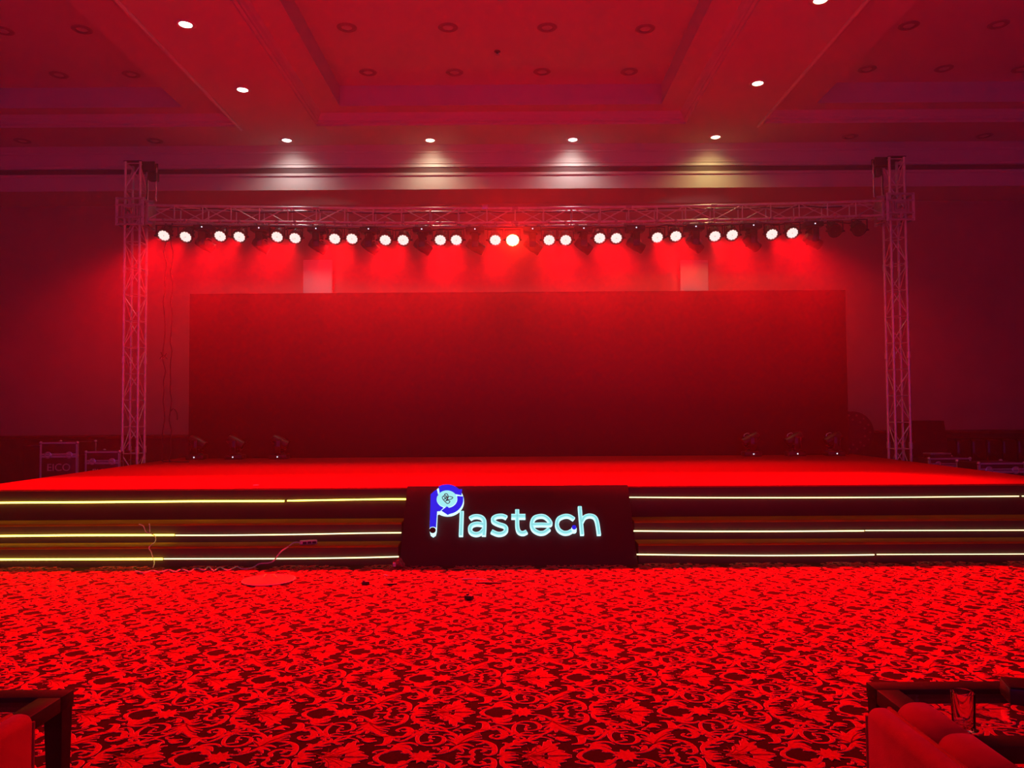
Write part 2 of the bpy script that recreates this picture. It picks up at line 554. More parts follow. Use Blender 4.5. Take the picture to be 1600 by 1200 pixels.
dv, df, dmi = damask()
rows = []
for r in range(-2, 10):
    yr = CY0 + r * PYROW
    if yr > 8.3 or yr < 2.6:
        continue
    off = CX0 + (PX / 2 if r % 2 else 0)
    half = 0.72 * yr + 1.0
    k0 = int(math.floor((-half - off) / PX)) - 1
    for k in range(k0, k0 + 60):
        x = off + k * PX
        if -half - PX < x < half:
            rows.append((x, yr))
import numpy as np
V = np.array(dv, dtype=np.float32)
nv = len(V)
allv, allf, allm = [], [], []
for i, (x, y) in enumerate(rows):
    allv.append(V + np.array([x, y, 0], dtype=np.float32))
    o = i * nv
    allf.extend([tuple(a + o for a in f) for f in df])
    allm.extend(dmi)
allv = np.concatenate(allv)
me = bpy.data.meshes.new('carpet_pattern')
me.from_pydata(allv.tolist(), [], allf)
me.materials.append(M['carpet_edge'])
me.materials.append(M['carpet_motif'])
me.materials.append(M['carpet_vein'])
me.polygons.foreach_set('material_index', allm)
me.update()
damask_obj = link('carpet_pattern', me, floor)
damask_obj['kind'] = 'stuff'

# ceiling: lowered beams with downlights round three stepped coffers
def coffer_rings(m, x0, x1, y0, y1, insets):
    """stepped crown profile round an opening; insets = ring widths (left, right, front, back)"""
    prof = [(0, ZC), (0, ZC + 0.035), (0.035, ZC + 0.05), (0.035, ZC + 0.085), (0.055, ZC + 0.10), (0.075, ZC + 0.15), (0.11, ZRING)]
    loops = [[(x0 + d, y0 + d, z), (x1 - d, y0 + d, z), (x1 - d, y1 - d, z), (x0 + d, y1 - d, z)] for d, z in prof]
    a, b, c, e = insets
    for z in (ZRING, ZTOP):
        loops.append([(x0 + a, y0 + c, z), (x1 - b, y0 + c, z), (x1 - b, y1 - e, z), (x0 + a, y1 - e, z)])
    vs = [p for L in loops for p in L]
    fs = []
    for i in range(len(loops) - 1):
        for k in range(4):
            q = (k + 1) % 4
            fs.append((i * 4 + k, (i + 1) * 4 + k, (i + 1) * 4 + q, i * 4 + q))
    t = (len(loops) - 1) * 4
    fs.append((t, t + 3, t + 2, t + 1))
    m.add(vs, fs)


YF, YB = 2.6, 13.27
cof = [(-10.4, -4.76, (0.85, 0.81, 0.45, 0.39)), (-3.39, 3.06, (0.49, 0.49, 0.45, 0.40)), (4.38, 10.4, (0.82, 0.85, 0.45, 0.41))]
cm = MB()
xs = [RX0, -10.4, -4.76, -3.39, 3.06, 4.38, 10.4, RX1]
for i in range(7):
    if i % 2 == 0:
        cm.add([(xs[i], RY0, ZC), (xs[i], WALLY, ZC), (xs[i + 1], WALLY, ZC), (xs[i + 1], RY0, ZC)], [(0, 1, 2, 3)])
    else:
        for ya, yb in ((RY0, YF), (YB, WALLY)):
            cm.add([(xs[i], ya, ZC), (xs[i], yb, ZC), (xs[i + 1], yb, ZC), (xs[i + 1], ya, ZC)], [(0, 1, 2, 3)])
for x0, x1, ins in cof:
    coffer_rings(cm, x0, x1, YF, YB, ins)
ceiling = structure(cm.build('ceiling', M['ceiling_paint'], smooth=False))
# bead mouldings along the beam edges of the side coffers
for n_, (x, s) in enumerate(((-4.76, 1), (4.38, -1))):
    b = MB().tube([(x + s * 0.005, YF, ZC - 0.012), (x + s * 0.005, YB + 0.12, ZC - 0.012)], 0.030, 10)
    structure(b.build('trim_%d' % (n_ + 1), M['cornice_paint']))

# back wall with the projecting bulkhead and cornice
structure(MB().box(RX0, RX1, WALLY, WALLY + 0.2, 0, ZC).build('wall_back', M['wall_paint'], smooth=False))
structure(MB().box(RX0 - 0.2, RX0, RY0, WALLY + 0.2, 0, ZC + 0.6).build('wall_left', M['wall_paint'], smooth=False))
structure(MB().box(RX1, RX1 + 0.2, RY0, WALLY + 0.2, 0, ZC + 0.6).build('wall_right', M['wall_paint'], smooth=False))
bulk = MB().box(RX0, RX1, RYB, WALLY, 5.815, ZC)
structure(bulk.build('wall_bulkhead', M['cornice_paint'], smooth=False))


def moulding(name, prof, y, m):
    """a profile of (projection, z) run across the bulkhead face"""
    vs = [(x, y - p, z) for x in (RX0, RX1) for p, z in prof]
    n = len(prof)
    return structure(MB().add(vs, [(i, i + 1, n + i + 1, n + i) for i in range(n - 1)]).build(name, m))


moulding('trim_3', [(0.0, 6.235), (0.03, 6.235), (0.03, 6.285), (0.045, 6.30), (0.045, 6.315), (0.055, 6.33), (0.06, 6.36), (0.075, 6.40), (0.11, 6.45),
                    (0.115, 6.47), (0.13, 6.475), (0.13, 6.51), (0.145, 6.52), (0.16, 6.55), (0.20, 6.58), (0.21, 6.6)], RYB, M['cornice_paint'])
structure(MB().box(RX0, RX1, RYB - 0.012, RYB, 6.135, 6.225).build('trim_4', M['groove_dark'], smooth=False))
moulding('trim_5', [(0.0, 6.075), (0.025, 6.08), (0.03, 6.10), (0.03, 6.125), (0.0, 6.13)], RYB, M['cornice_paint'])
# panelled dado with its rail
structure(MB().box(RX0, RX1, WALLY - 0.03, WALLY, 0.0, 1.10).build('trim_6', M['dado_wood'], smooth=False))
moulding('trim_7', [(0.0, 1.09), (0.04, 1.095), (0.05, 1.11), (0.05, 1.13), (0.035, 1.145), (0.035, 1.155), (0.0, 1.165)], WALLY - 0.02, M['rail_wood'])
moulding('baseboard_back', [(0.0, 0.0), (0.025, 0.0), (0.025, 0.13), (0.012, 0.15), (0.0, 0.16)], WALLY - 0.03, M['rail_wood'])
# two pale pilasters behind the screen
for n_, (x0, x1, zt) in enumerate(((-4.20, -3.62, 4.67), (3.41, 3.97, 4.62))):
    p = MB().box(x0, x1, WALLY - 0.10, WALLY - 0.02, 1.16, zt, 0.006)
    p.box(x0 - 0.02, x1 + 0.02, WALLY - 0.115, WALLY - 0.02, 1.165, 1.32, 0.006)
    structure(p.build('trim_%d' % (8 + n_), M['pilaster_paint']))
    # unseen fill spot added behind the screen to whiten this pilaster
    ld = bpy.data.lights.new('pilaster_fill', 'SPOT')
    ld.energy, ld.color, ld.spot_size, ld.spot_blend, ld.shadow_soft_size = 26, (1.0, 0.93, 0.90), radians(34), 0.9, 0.03
    lo = bpy.data.objects.new('pilaster_fill', ld)
    COL.objects.link(lo)
    lo.location = ((x0 + x1) / 2, 14.95, 2.2)
    lo.rotation_euler = (Vector(((x0 + x1) / 2, WALLY - 0.1, 4.0)) - lo.location).to_track_quat('-Z', 'Y').to_euler()

# ------------------------------------------------------------------ stage, steps and light strips
SX0, SX1, SYF, SYB, SZ = -6.24, 6.38, 8.66, 14.95, 0.75
stage = thing('stage', 'wide low stage platform covered in bright red carpet', 'stage')
MB().box(SX0, SX1, SYF + 0.02, SYB, 0.0, SZ - 0.02).build('platform', M['stage_skirt'], stage, False)
MB().box(SX0 - 0.01, SX1 + 0.01, SYF - 0.015, SYB, SZ - 0.02, SZ, 0.004).build('carpet_top', M['stage_carpet'], stage)
MB().box(SX0, SX1, SYF - 0.005, SYF + 0.02, 0.40, SZ - 0.02, 0.003).build('fascia', M['stage_skirt'], stage)


def strip(px_list, Y, z_fix, r, m, parent, label=None):
    pts = [at(px, py, Y) for px, py in px_list]
    pts = smooth_path(pts, 5)
    o = MB().tube(pts, r, 8).build('led_strip', m, parent)
    if label:
        o['label'] = label
    return o


PNL = 1.235   # half width of the sign panel
XC = 0.055
for side in ('left', 'right'):
    x0, x1 = (SX0 - 0.1, XC - PNL - 0.02) if side == 'left' else (XC + PNL + 0.02, SX1 + 0.1)
    st = thing('stage_steps', 'dark two-tread stage steps %s of the illuminated sign, edged with yellow light' % side, 'steps', (0, 0, 0), 'stage steps')
    MB().box(x0, x1, 8.335, SYF - 0.01, 0.0, 0.385).build('upper_step', M['stage_skirt'], st, False)
    MB().box(x0, x1, 8.32, SYF - 0.01, 0.385, 0.405, 0.004).build('tread', M['tread_vinyl'], st)
    MB().box(x0, x1, 8.075, 8.33, 0.0, 0.185).build('lower_step', M['stage_skirt'], st, False)
    MB().box(x0, x1, 8.06, 8.33, 0.185, 0.205, 0.004).build('tread', M['tread_vinyl'], st)
    if side == 'left':
        strip([(-120, 787), (0, 785.5), (150, 784.6), (300, 783.3), (444, 782.8)], 8.635, 0, 0.0095, M['strip_bright'], st, 'thick yellow light strip')
        strip([(449, 782.4), (520, 781.2), (600, 780), (637, 780)], 8.635, 0, 0.0075, M['strip_bright'], st)
        strip([(-120, 838), (0, 837.5), (100, 836.5), (200, 836.2), (272, 836)], 8.31, 0, 0.0095, M['strip_bright'], st, 'thick yellow light strip')
        strip([(274, 836.4), (360, 836.2), (480, 834.8), (560, 833.2), (627, 832.4)], 8.31, 0, 0.0062, M['strip_thin'], st)
        strip([(-120, 874.6), (0, 874.3), (130, 873.8), (254, 873.4)], 8.055, 0, 0.0095, M['strip_bright'], st, 'thick yellow light strip')
        strip([(256, 873.2), (400, 873), (480, 872.6), (560, 871.4), (623, 869.8)], 8.055, 0, 0.0062, M['strip_thin'], st)
    else:
        strip([(979, 777), (1100, 777.6), (1250, 777.6), (1400, 777), (1520, 776), (1592, 775.4)], 8.635, 0, 0.0055, M['strip_thin'], st)
        strip([(1597, 775.2), (1720, 774.5)], 8.635, 0, 0.0055, M['strip_thin'], st)
        strip([(986, 829.6), (1100, 830.3), (1230, 830.2), (1350, 829.4)], 8.31, 0, 0.0065, M['strip_thin'], st)
        strip([(1352, 829), (1480, 828.8), (1600, 828.5), (1720, 828)], 8.31, 0, 0.0050, M['strip_thin'], st)
        strip([(995, 866.3), (1100, 867.5), (1200, 868), (1300, 867.5), (1366, 866.8)], 8.055, 0, 0.0060, M['strip_thin'], st)
        strip([(1370, 866.4), (1480, 866), (1600, 865.6), (1720, 865)], 8.055, 0, 0.0045, M['strip_thin'], st)

# ------------------------------------------------------------------ the illuminated sign on its leaning panel
PB, PT = Vector((XC, 8.0, 0.0)), Vector((XC, 8.635, 0.765))
slope = PT - PB
PLEN = slope.length
eU = slope.normalized()
eX = Vector((1, 0, 0))
eN = eX.cross(eU).normalized()          # towards the hall
sign = thing('sign_panel', 'dark leaning panel at stage front with glowing blue and cyan lettering', 'sign', PB)
PMAT = Matrix((eX, eU, eN)).transposed().to_4x4()


def panel_uv(px, py):
    d = ray(px, py)
    o = Vector((0, 0, EYE))
    t = (PB - o).dot(eN) / d.dot(eN)
    q = o + d * t - PB
    return q.dot(eX), q.dot(eU)


def seat(o):
    o.matrix_local = PMAT
    return o


seat(MB().box(-PNL, PNL, 0.0, PLEN, -0.03, 0.0, 0.003).build('board', M['sign_board'], sign))


def z8(p): return panel_uv(660 + p[0] * 0.0875, 750 + p[1] * 0.0875)


def z3(p): return panel_uv(780 + p[0] * 0.1125, 770 + p[1] * 0.1125)


def stroke_poly(pts, w, rnd):
    """outline of a constant-width stroke"""
    rb = ribbon(pts, [w, w], 6)
    L = [a for a, b in rb]
    R = [b for a, b in rb][::-1]
    out = list(L)
    if rnd:
        c, rad = (L[-1] + R[0]) / 2, (L[-1] - R[0]) / 2
        out += [c + Matrix.Rotation(-t, 2) @ rad for t in [pi * k / 6 for k in range(1, 6)]]
    out += R
    if rnd:
        c, rad = (R[-1] + L[0]) / 2, (R[-1] - L[0]) / 2
        out += [c + Matrix.Rotation(-t, 2) @ rad for t in [pi * k / 6 for k in range(1, 6)]]
    return [(p.x, p.y) for p in out]


def stroke_solid(mb, pts, w, z0, z1):
    rb = ribbon(pts, [w, w], 6)
    n = len(rb)
    vs = []
    for z in (z0, z1):
        for a, b in rb:
            vs += [(a.x, a.y, z), (b.x, b.y, z)]
    fs = []
    for i in range(n - 1):
        a, b, c, d = 2 * i, 2 * i + 1, 2 * i + 3, 2 * i + 2
        t = 2 * n
        fs += [(a, b, c, d)[::1], (a + t, d + t, c + t, b + t), (a, d, d + t, a + t), (b, b + t, c + t, c)]
    fs += [(0, 2 * n, 2 * n + 1, 1), (2 * n - 2, 2 * n - 1, 4 * n - 1, 4 * n - 2)]
    mb.add(vs, fs)


LET = [
    ('letter', 'white glowing letter l', z8, [([(706, 585), (698, 800), (690, 1022)], 1.0)]),
    ('letter', 'white glowing letter a', z8, [([(852, 712), (910, 680), (985, 672), (1060, 694), (1104, 752), (1108, 850), (1098, 1018)], 1.0),
                                              ([(1092, 822), (980, 805), (885, 833), (852, 900), (880, 965), (960, 992), (1040, 968), (1092, 912)], 1.0)]),
    ('letter', 'white glowing letter s', z8, [([(1502, 695), (1430, 665), (1330, 672), (1266, 712), (1275, 768), (1360, 812), (1465, 848), (1498, 908), (1450, 972), (1350, 988), (1235, 942)], 1.0)]),
    ('letter', 'white glowing letter t', z3, [([(250, 255), (250, 370), (252, 490), (275, 560), (330, 580), (382, 558)], 1.0), ([(168, 348), (364, 348)], 1.25)]),
    ('letter', 'white glowing letter e', z3, [([(455, 463), (580, 460), (706, 458), (690, 400), (630, 350), (560, 342), (485, 370), (452, 450), (475, 528), (550, 574), (625, 570), (695, 520)], 0.95)]),
    ('letter', 'white glowing letter c', z3, [([(1036, 384), (970, 345), (900, 343), (825, 380), (800, 455), (825, 530), (890, 573), (955, 572), (1008, 545)], 0.95)]),
    ('letter', 'white glowing letter h', z3, [([(1116, 212), (1132, 400), (1150, 602)], 0.95), ([(1142, 425), (1182, 360), (1250, 336), (1320, 356), (1356, 425), (1384, 602)], 0.95)]),
]
LW = 0.0405
for nm, lab, fn, strokes in LET:
    body, face, grv = MB(), MB(), MB()
    for k, (pts, wf) in enumerate(strokes):
        q = [fn(p) for p in pts]
        stroke_solid(body, q, LW * wf * 1.08, 0.001, 0.036 + 0.0006 * k)
        stroke_solid(face, q, LW * wf * 0.86, 0.0365 + 0.0006 * k, 0.0395 + 0.0006 * k)
        stroke_solid(grv, q, LW * 0.11, 0.0400 + 0.0006 * k, 0.0412 + 0.0006 * k)
    b = seat(body.build(nm, M['letter_side'], sign, False))
    b['label'] = lab
    face.build('letter_face', M['letter_face'], b, False)
    grv.build('groove', M['letter_groove'], b, False)

# the blue dot between c and h
c = Vector(z3((1035, 535)))
dot = seat(MB().lathe([(0.030, 0.001), (0.030, 0.05)], 20, Matrix.Translation((c.x, c.y, 0))).build('letter_dot', M['letter_side'], sign))
c = Vector(z3((1036, 518)))
MB().lathe([(0.024, 0.0505), (0.024, 0.062)], 20, Matrix.Translation((c.x, c.y, 0))).build('dot_face', M['logo_blue'], dot)
dot['label'] = 'small blue dot beside the letter c'


def ell(cx, cy_, rx, ry, a0, a1, n):
    return [z8((cx + rx * cos(radians(a0 + (a1 - a0) * k / n)), cy_ - ry * sin(radians(a0 + (a1 - a0) * k / n)))) for k in range(n + 1)]


def raised(mb, poly, z0, z1):
    bm = bmesh.new()
    vs = [bm.verts.new((x, y, z0)) for x, y in poly]
    f = bm.faces.new(vs)
    r = bmesh.ops.extrude_face_region(bm, geom=[f])
    for v in r['geom']:
        if isinstance(v, bmesh.types.BMVert):
            v.co.z = z1
    bmesh.ops.triangulate(bm, faces=[g for g in bm.faces if len(g.verts) > 4])
    bmesh.ops.recalc_face_normals(bm, faces=bm.faces[:])
    bm.verts.index_update()
    mb.add([tuple(v.co) for v in bm.verts], [tuple(v.index for v in f.verts) for f in bm.faces])
    bm.free()


CXL, CYL, RXO, RYO, RXI, RYI = 443, 378, 290, 262, 184, 158
base = MB()
raised(base, ell(CXL + 10, CYL + 16, RXO, RYO, 0, 360, 48)[:-1], 0.001, 0.034)
raised(base, [z8(p) for p in [(160, 275), (150, 400), (133, 930), (150, 1000), (195, 1030), (240, 1000), (258, 930), (272, 630), (330, 600)]], 0.001, 0.0342)
logo = seat(base.build('logo_letter', M['letter_side'], sign, False))
logo['label'] = 'blue pipe-shaped initial letter P with circling arrows'
top_arc = ell(CXL, CYL, RXO, RYO, 121, 42, 12) + [z8(p) for p in [(712, 200), (700, 305), (582, 282)]] + ell(CXL, CYL, RXI, RYI, 38, 136, 12)
right_arc = [z8(p) for p in [(622, 322), (732, 330)]] + ell(CXL, CYL, RXO, RYO, 2, -78, 14) + [z8(p) for p in [(455, 655), (345, 582), (440, 508)]] + ell(CXL, CYL, RXI, RYI, -78, 10, 12)
left_body = [z8(p) for p in [(152, 292), (215, 236), (264, 206), (288, 306)]] + ell(CXL, CYL, RXI, RYI, 160, 246, 10) + \
    [z8(p) for p in [(380, 530), (322, 588), (268, 592), (250, 880)]] + ell(191, 905, 60, 40, 20, 160, 8) + [z8(p) for p in [(136, 890), (150, 420)]]
for poly in (top_arc, right_arc, left_body):
    mb = MB()
    raised(mb, poly, 0.0345, 0.042)
    mb.build('blue_plate', M['logo_blue'], logo, False)
mb = MB()
raised(mb, ell(CXL - 4, CYL - 15, RXI - 4, RYI - 4, 0, 360, 40)[:-1], 0.0345, 0.038)
mb.build('disc', M['letter_face'], logo, False)
mb = MB()
raised(mb, ell(188, 928, 56, 52, 0, 360, 28)[:-1], 0.0345, 0.0365)
mb.build('pipe_mouth', M['black_gloss'], logo, False)
icon = MB()
for pts in [[(400, 285), (440, 280), (465, 320), (455, 365), (425, 330), (400, 285)], [(450, 370), (480, 330), (545, 345), (520, 375), (455, 385)],
            [(360, 340), (385, 325), (440, 385), (495, 415), (450, 455), (370, 375), (360, 340)], [(385, 325), (400, 300)],
            [(405, 375), (425, 350)], [(430, 410), (455, 390), (450, 360)], [(440, 310), (450, 350)], [(390, 385), (415, 362), (440, 385)], [(415, 412), (440, 392)]]:
    stroke_solid(icon, [z8(p) for p in pts], 0.0085, 0.0382, 0.0395)
icon.build('emblem', M['icon_line'], logo, False)

# ------------------------------------------------------------------ LED wall behind the stage
scr = thing('led_screen', 'huge switched-off black LED screen standing at the back of the stage', 'screen', (0.115, 14.3, SZ))
MB().box(-6.135, 6.135, 0.0, 0.05, 0.0, 3.075, 0.004).build('screen_face', M['screen_black'], scr)
for x in (-5.6, -2.8, 0.0, 2.8, 5.6):
    mb = MB()
    mb.tube([(x, 0.10, 0.0), (x, 0.10, 3.0)], 0.024, 8)
    mb.tube([(x, 0.50, 0.02), (x, 0.10, 2.2)], 0.018, 8)
    mb.box(x - 0.03, x + 0.03, 0.05, 0.54, 0.0, 0.03)
    mb.build('support_frame', M['aluminium_dull'], scr)

# ------------------------------------------------------------------ truss towers
TY = 13.0
TW = 0.125      # half spacing of the chords


def tower(x, label, inward):
    t = thing('truss_tower', label, 'truss tower', (x, TY, 0), 'truss towers')
    H = 5.86
    MB().box(-0.152, 0.152, -0.20, 0.20, 0.0, 0.015, 0.003).build('base_plate', M['aluminium_dull'], t)
    for sx in (-1, 1):
        for sy in (-1, 1):
            c = MB()
            c.lathe([(0.022, 0.015), (0.022, H)], 12, Matrix.Translation((sx * TW, sy * TW, 0)))
            for z in (0.98, 2.50, 4.02):
                c.lathe([(0.022, z - 0.06), (0.03, z - 0.055), (0.03, z + 0.055), (0.022, z + 0.06)], 12, Matrix.Translation((sx * TW, sy * TW, 0)), False)
            c.build('chord', M['aluminium'], t)
    n = 13
    bay = (H - 0.06) / n
    cs = [(-TW, -TW), (TW, -TW), (TW, TW), (-TW, TW)]
    for i in range(n + 1):
        z = 0.03 + i * bay
        for k in range(4):
            a, b = cs[k], cs[(k + 1) % 4]
            rod('brace', UNIT, (*a, z), (*b, z), 0.009, t)
            if i < n:
                if (i + k) % 2:
                    a, b = b, a
                rod('brace', UNIT, (*a, z + 0.03), (*b, z + bay - 0.03), 0.009, t)
    # head with the pulley wheels for the chain
    hd = MB()
    hd.box(-0.15, 0.15, -0.15, 0.15, H, H + 0.012)
    hd.box(min(0, inward * 0.34), max(0, inward * 0.34), -0.07, -0.05, H - 0.12, H + 0.02)
    hd.box(min(0, inward * 0.34), max(0, inward * 0.34), 0.05, 0.07, H - 0.12, H + 0.02)
    hd.build('head_block', M['black_plastic'], t)
    wh = MB()
    for dx in (0.27,):
        wh.lathe([(0.02, -0.03), (0.085, -0.03), (0.07, 0.0), (0.085, 0.03), (0.02, 0.03)], 20, Matrix.Translation((inward * dx, 0, H - 0.06)) @ Matrix.Rotation(pi / 2, 4, 'X'))
    wh.build('pulley', M['black_plastic'], t)
    return t


XL, XR = -6.40, 6.54
tower(XL, 'aluminium lattice truss tower at the left edge of the stage', 1)
tower(XR, 'aluminium lattice truss tower at the right edge of the stage', -1)


def sleeve(x, side, s):
    t = thing('sleeve_block', 'square metal sleeve block clamped round the %s truss tower' % side, 'sleeve block', (x, TY, 4.75), 'sleeve blocks')
    h, w = 0.475, 0.217
    for sx in (-1, 1):
        for sy in (-1, 1):
            p = MB()
            p.box(sx * w - 0.022, sx * w + 0.022, sy * w - 0.006, sy * w + 0.006, 0, h)
            p.box(sx * w - 0.006, sx * w + 0.006, min(sy * w, sy * (w - 0.045)), max(sy * w, sy * (w - 0.045)), 0, h)
            p.build('corner_post', M['aluminium'], t, False)
    for z in (0.005, 0.12, 0.33, h - 0.035):
        p = MB()
        for sy in (-1, 1):
            p.box(-w, w, sy * w - 0.008, sy * w + 0.008, z, z + 0.03)
        for sx in (-1, 1):
            p.box(sx * w - 0.008, sx * w + 0.008, -w, w, z, z + 0.03)
        p.build('frame_band', M['aluminium_dull'], t, False)
    for sy in (-1, 1):
        p = MB()
        for dx in (-0.13, -0.085, 0.085, 0.13):
            p.box(dx - 0.012, dx + 0.012, sy * w - 0.012, sy * w + 0.012, 0.12, 0.36)
        for z in (0.14, 0.17, 0.30):
            p.box(-0.085, 0.085, sy * w - 0.012, sy * w + 0.012, z, z + 0.022)
        p.box(-0.02, 0.02, sy * w - 0.01, sy * w + 0.01, 0.0, 0.12)
        p.box(-0.02, 0.02, sy * w - 0.01, sy * w + 0.01, 0.36, h)
        p.build('window_frame', M['aluminium_dull'], t, False)
    for sx in (-1, 1):
        for z in (0.06, h - 0.06):
            r = MB().lathe([(0.01, -0.05), (0.04, -0.05), (0.028, 0), (0.04, 0.05), (0.01, 0.05)], 14, Matrix.Translation((sx * 0.166, 0, z)) @ Matrix.Rotation(pi / 2, 4, 'X'))
            r.build('roller', M['black_plastic'], t)
    return t


sleeve(XL, 'left', 1)
sleeve(XR, 'right', -1)


def sag(x):
    u = (x - 0.07) / 6.25
    return -0.09 * (1 - u * u)


TB = 4.868      # height of the bottom chords at the towers
TH = 0.248      # chord spacing
bx0, bx1 = XL + 0.227, XR - 0.227
beam = thing('lighting_truss', 'long horizontal aluminium lattice truss spanning the stage between the towers', 'truss', (0, TY, TB))
nb = 26
for name_y in (-TW, TW):
    for dz in (0, TH):
        pts = [(bx0 + (bx1 - bx0) * i / nb, name_y, dz + sag(bx0 + (bx1 - bx0) * i / nb)) for i in range(nb + 1)]
        MB().tube(pts, 0.021, 10).build('chord', M['aluminium'], beam)
step = (bx1 - bx0) / nb
for i in range(nb + 1):
    x = bx0 + step * i
    x = min(max(x, bx0 + 0.012), bx1 - 0.012)
    z0 = sag(x)
    for y in (-TW, TW):
        rod('brace', UNIT, (x, y, z0), (x, y, z0 + TH), 0.0105, beam)
    for dz in (0, TH):
        rod('brace', UNIT, (x, -TW, z0 + dz), (x, TW, z0 + dz), 0.009, beam)
    if i < nb:
        x2 = x + step
        z2 = sag(x2)
        for y in (-TW, TW):
            up = (i % 2 == 0) == (y < 0)
            a, b = ((x + 0.04, y, z0 + 0.02), (x2 - 0.04, y, z2 + TH - 0.02)) if up else ((x + 0.04, y, z0 + TH - 0.02), (x2 - 0.04, y, z2 + 0.02))
            rod('brace', UNIT, a, b, 0.009, beam)
        if i % 2:
            rod('brace', UNIT, (x + 0.03, -TW, z0), (x2 - 0.03, TW, z2), 0.008, beam)
            rod('brace', UNIT, (x + 0.03, -TW, z0 + TH), (x2 - 0.03, TW, z2 + TH), 0.008, beam)
for i in (6, 13, 17, 20):
    x = bx0 + step * i
    for y in (-TW, TW):
        c = MB()
        for dz in (0, TH):
            c.tube([(x - 0.05, y, sag(x) + dz), (x + 0.05, y, sag(x) + dz)], 0.03, 10)
        c.build('coupler', M['aluminium_dull'], beam)
mb = MB()
mb.box(-0.05, 0.05, -TW - 0.03, -TW + 0.03, TH - 0.02 + sag(-.44), TH + 0.05 + sag(-.44), 0.006, Matrix.Translation((-0.44, 0, 0)))
mb.tube([(-0.50, -TW, TH + 0.05 + sag(-.44)), (-0.38, -TW, TH + 0.055 + sag(-.44))], 0.012, 8)
mb.build('clamp', M['chrome'], beam)
# end brackets joining the truss to the sleeves
for x, s in ((bx0, 1), (bx1, -1)):
    p = MB()
    p.box(min(x, x + s * 0.05), max(x, x + s * 0.05), -0.15, 0.15, -0.07, TH + 0.07, 0.005)
    p.box(min(x, x + s * 0.14), max(x, x + s * 0.14), -0.16, -0.13, TH + 0.03, TH + 0.07)
    p.box(min(x, x + s * 0.14), max(x, x + s * 0.14), -0.16, -0.13, -0.09, -0.05)
    p.build('end_bracket', M['aluminium_dull'], beam)

# mains cable strung along the bottom of the truss
rnd = random.Random(3)
pts = []
x = bx0 + 0.2
while x < bx1 - 0.2:
    pts.append((x, TY + 0.05 + rnd.uniform(-0.04, 0.05), TB + sag(x) - 0.035 - rnd.uniform(0, 0.05)))
    x += rnd.uniform(0.14, 0.26)
tag(MB().tube(smooth_path(pts, 3), 0.010, 6).build('power_cable', M['cable_black']), 'black mains cable looped along the underside of the lighting truss', 'cable')
pts = []
x = bx0 + 0.3
while x < bx1 - 0.3:
    pts.append((x, TY + 0.09 + rnd.uniform(-0.03, 0.02), TB + TH + sag(x) + 0.01 - abs(rnd.uniform(0, 0.05))))
    x += rnd.uniform(0.25, 0.5)
tag(MB().tube(smooth_path(pts, 3), 0.009, 6).build('signal_cable', M['cable_black']), 'thin black signal cable lying along the top of the lighting truss', 'cable')

# hoist chains on the towers
for x, s, side in ((XL, 1, 'left'), (XR, -1, 'right')):
    cx = x + s * 0.27
    pts = [(cx + s * 0.07 + 0.006 * sin(k * 1.7), TY - 0.0, 5.79 - k * (0.58 / 12)) for k in range(13)]
    t = thing('hoist', 'lifting chain and tackle hanging inside the head of the %s truss tower' % side, 'hoist', (0, 0, 0), 'tower hoists')
    MB().tube(pts, 0.012, 6).build('chain', M['chrome'], t)
    pts = [(cx - s * 0.06 - s * 0.002 * k, TY - 0.03 + 0.01 * sin(k), 5.78 - k * (0.55 / 10)) for k in range(11)]
    MB().tube(pts, 0.010, 6).build('rope', M['cable_black'], t)
    MB().box(cx - 0.05, cx + 0.10 if s > 0 else cx + 0.05, TY - 0.06, TY + 0.06, 5.56, 5.70, 0.015).build('tackle_block', M['black_plastic'], t)

# two black cables dangling from the truss to the floor behind the left tower
for px, seed, lab in ((257, 5, 'black knotted cable dangling beside the left truss tower, the nearer to the tower'),
                      (268, 9, 'black cable dangling beside the left truss tower, the farther from the tower')):
    rnd = random.Random(seed)
    X = at(px, 500, 13.1).x
    pts = [(X + rnd.uniform(-0.022, 0.022), 13.1 + rnd.uniform(-0.01, 0.01), 4.86 - k * (4.07 / 24)) for k in range(25)]
    pts += [(X + 0.08, 13.1, SZ + 0.02), (X + 0.3, 13.15, SZ + 0.012)]
    mb = MB().tube(smooth_path(pts, 3), 0.009, 6)
    if seed == 5:
        z = 2.55
        mb.tube(smooth_path([(X - 0.07, 13.09, z - 0.03), (X, 13.08, z + 0.03), (X + 0.06, 13.09, z - 0.03)], 4), 0.008, 6)
        mb.tube(smooth_path([(X - 0.05, 13.09, z + 0.09), (X, 13.08, z), (X + 0.05, 13.09, z + 0.07)], 4), 0.008, 6)
    else:
        z = 1.62
        mb.tube(smooth_path([(X, 13.09, z), (X + 0.06, 13.08, z + 0.05), (X + 0.11, 13.09, z - 0.02), (X + 0.12, 13.09, z - 0.14)], 4), 0.008, 6)
    tag(mb.build('hanging_cable', M['cable_black']), lab, 'cable', 'dangling cables')

# ------------------------------------------------------------------ par lights
LIT = [(256, 368), (290, 370), (344, 369), (374, 370), (433, 370), (461, 372), (523, 373), (550, 373), (602, 375), (630, 375), (688, 375), (713, 375),
       (774, 375), (801, 375), (858, 375), (884, 375), (937, 372), (963, 372), (1027, 371), (1056, 369), (1117, 369), (1144, 367), (1206, 366), (1238, 364)]
OFF = [(1305, 361), (1343, 359)]
tilt = radians(40)
AX = Vector((0, -cos(tilt), -sin(tilt)))          # facing the hall and down
PROT = Matrix((Vector((1, 0, 0)), AX.cross(Vector((1, 0, 0))), AX)).transposed().to_4x4()


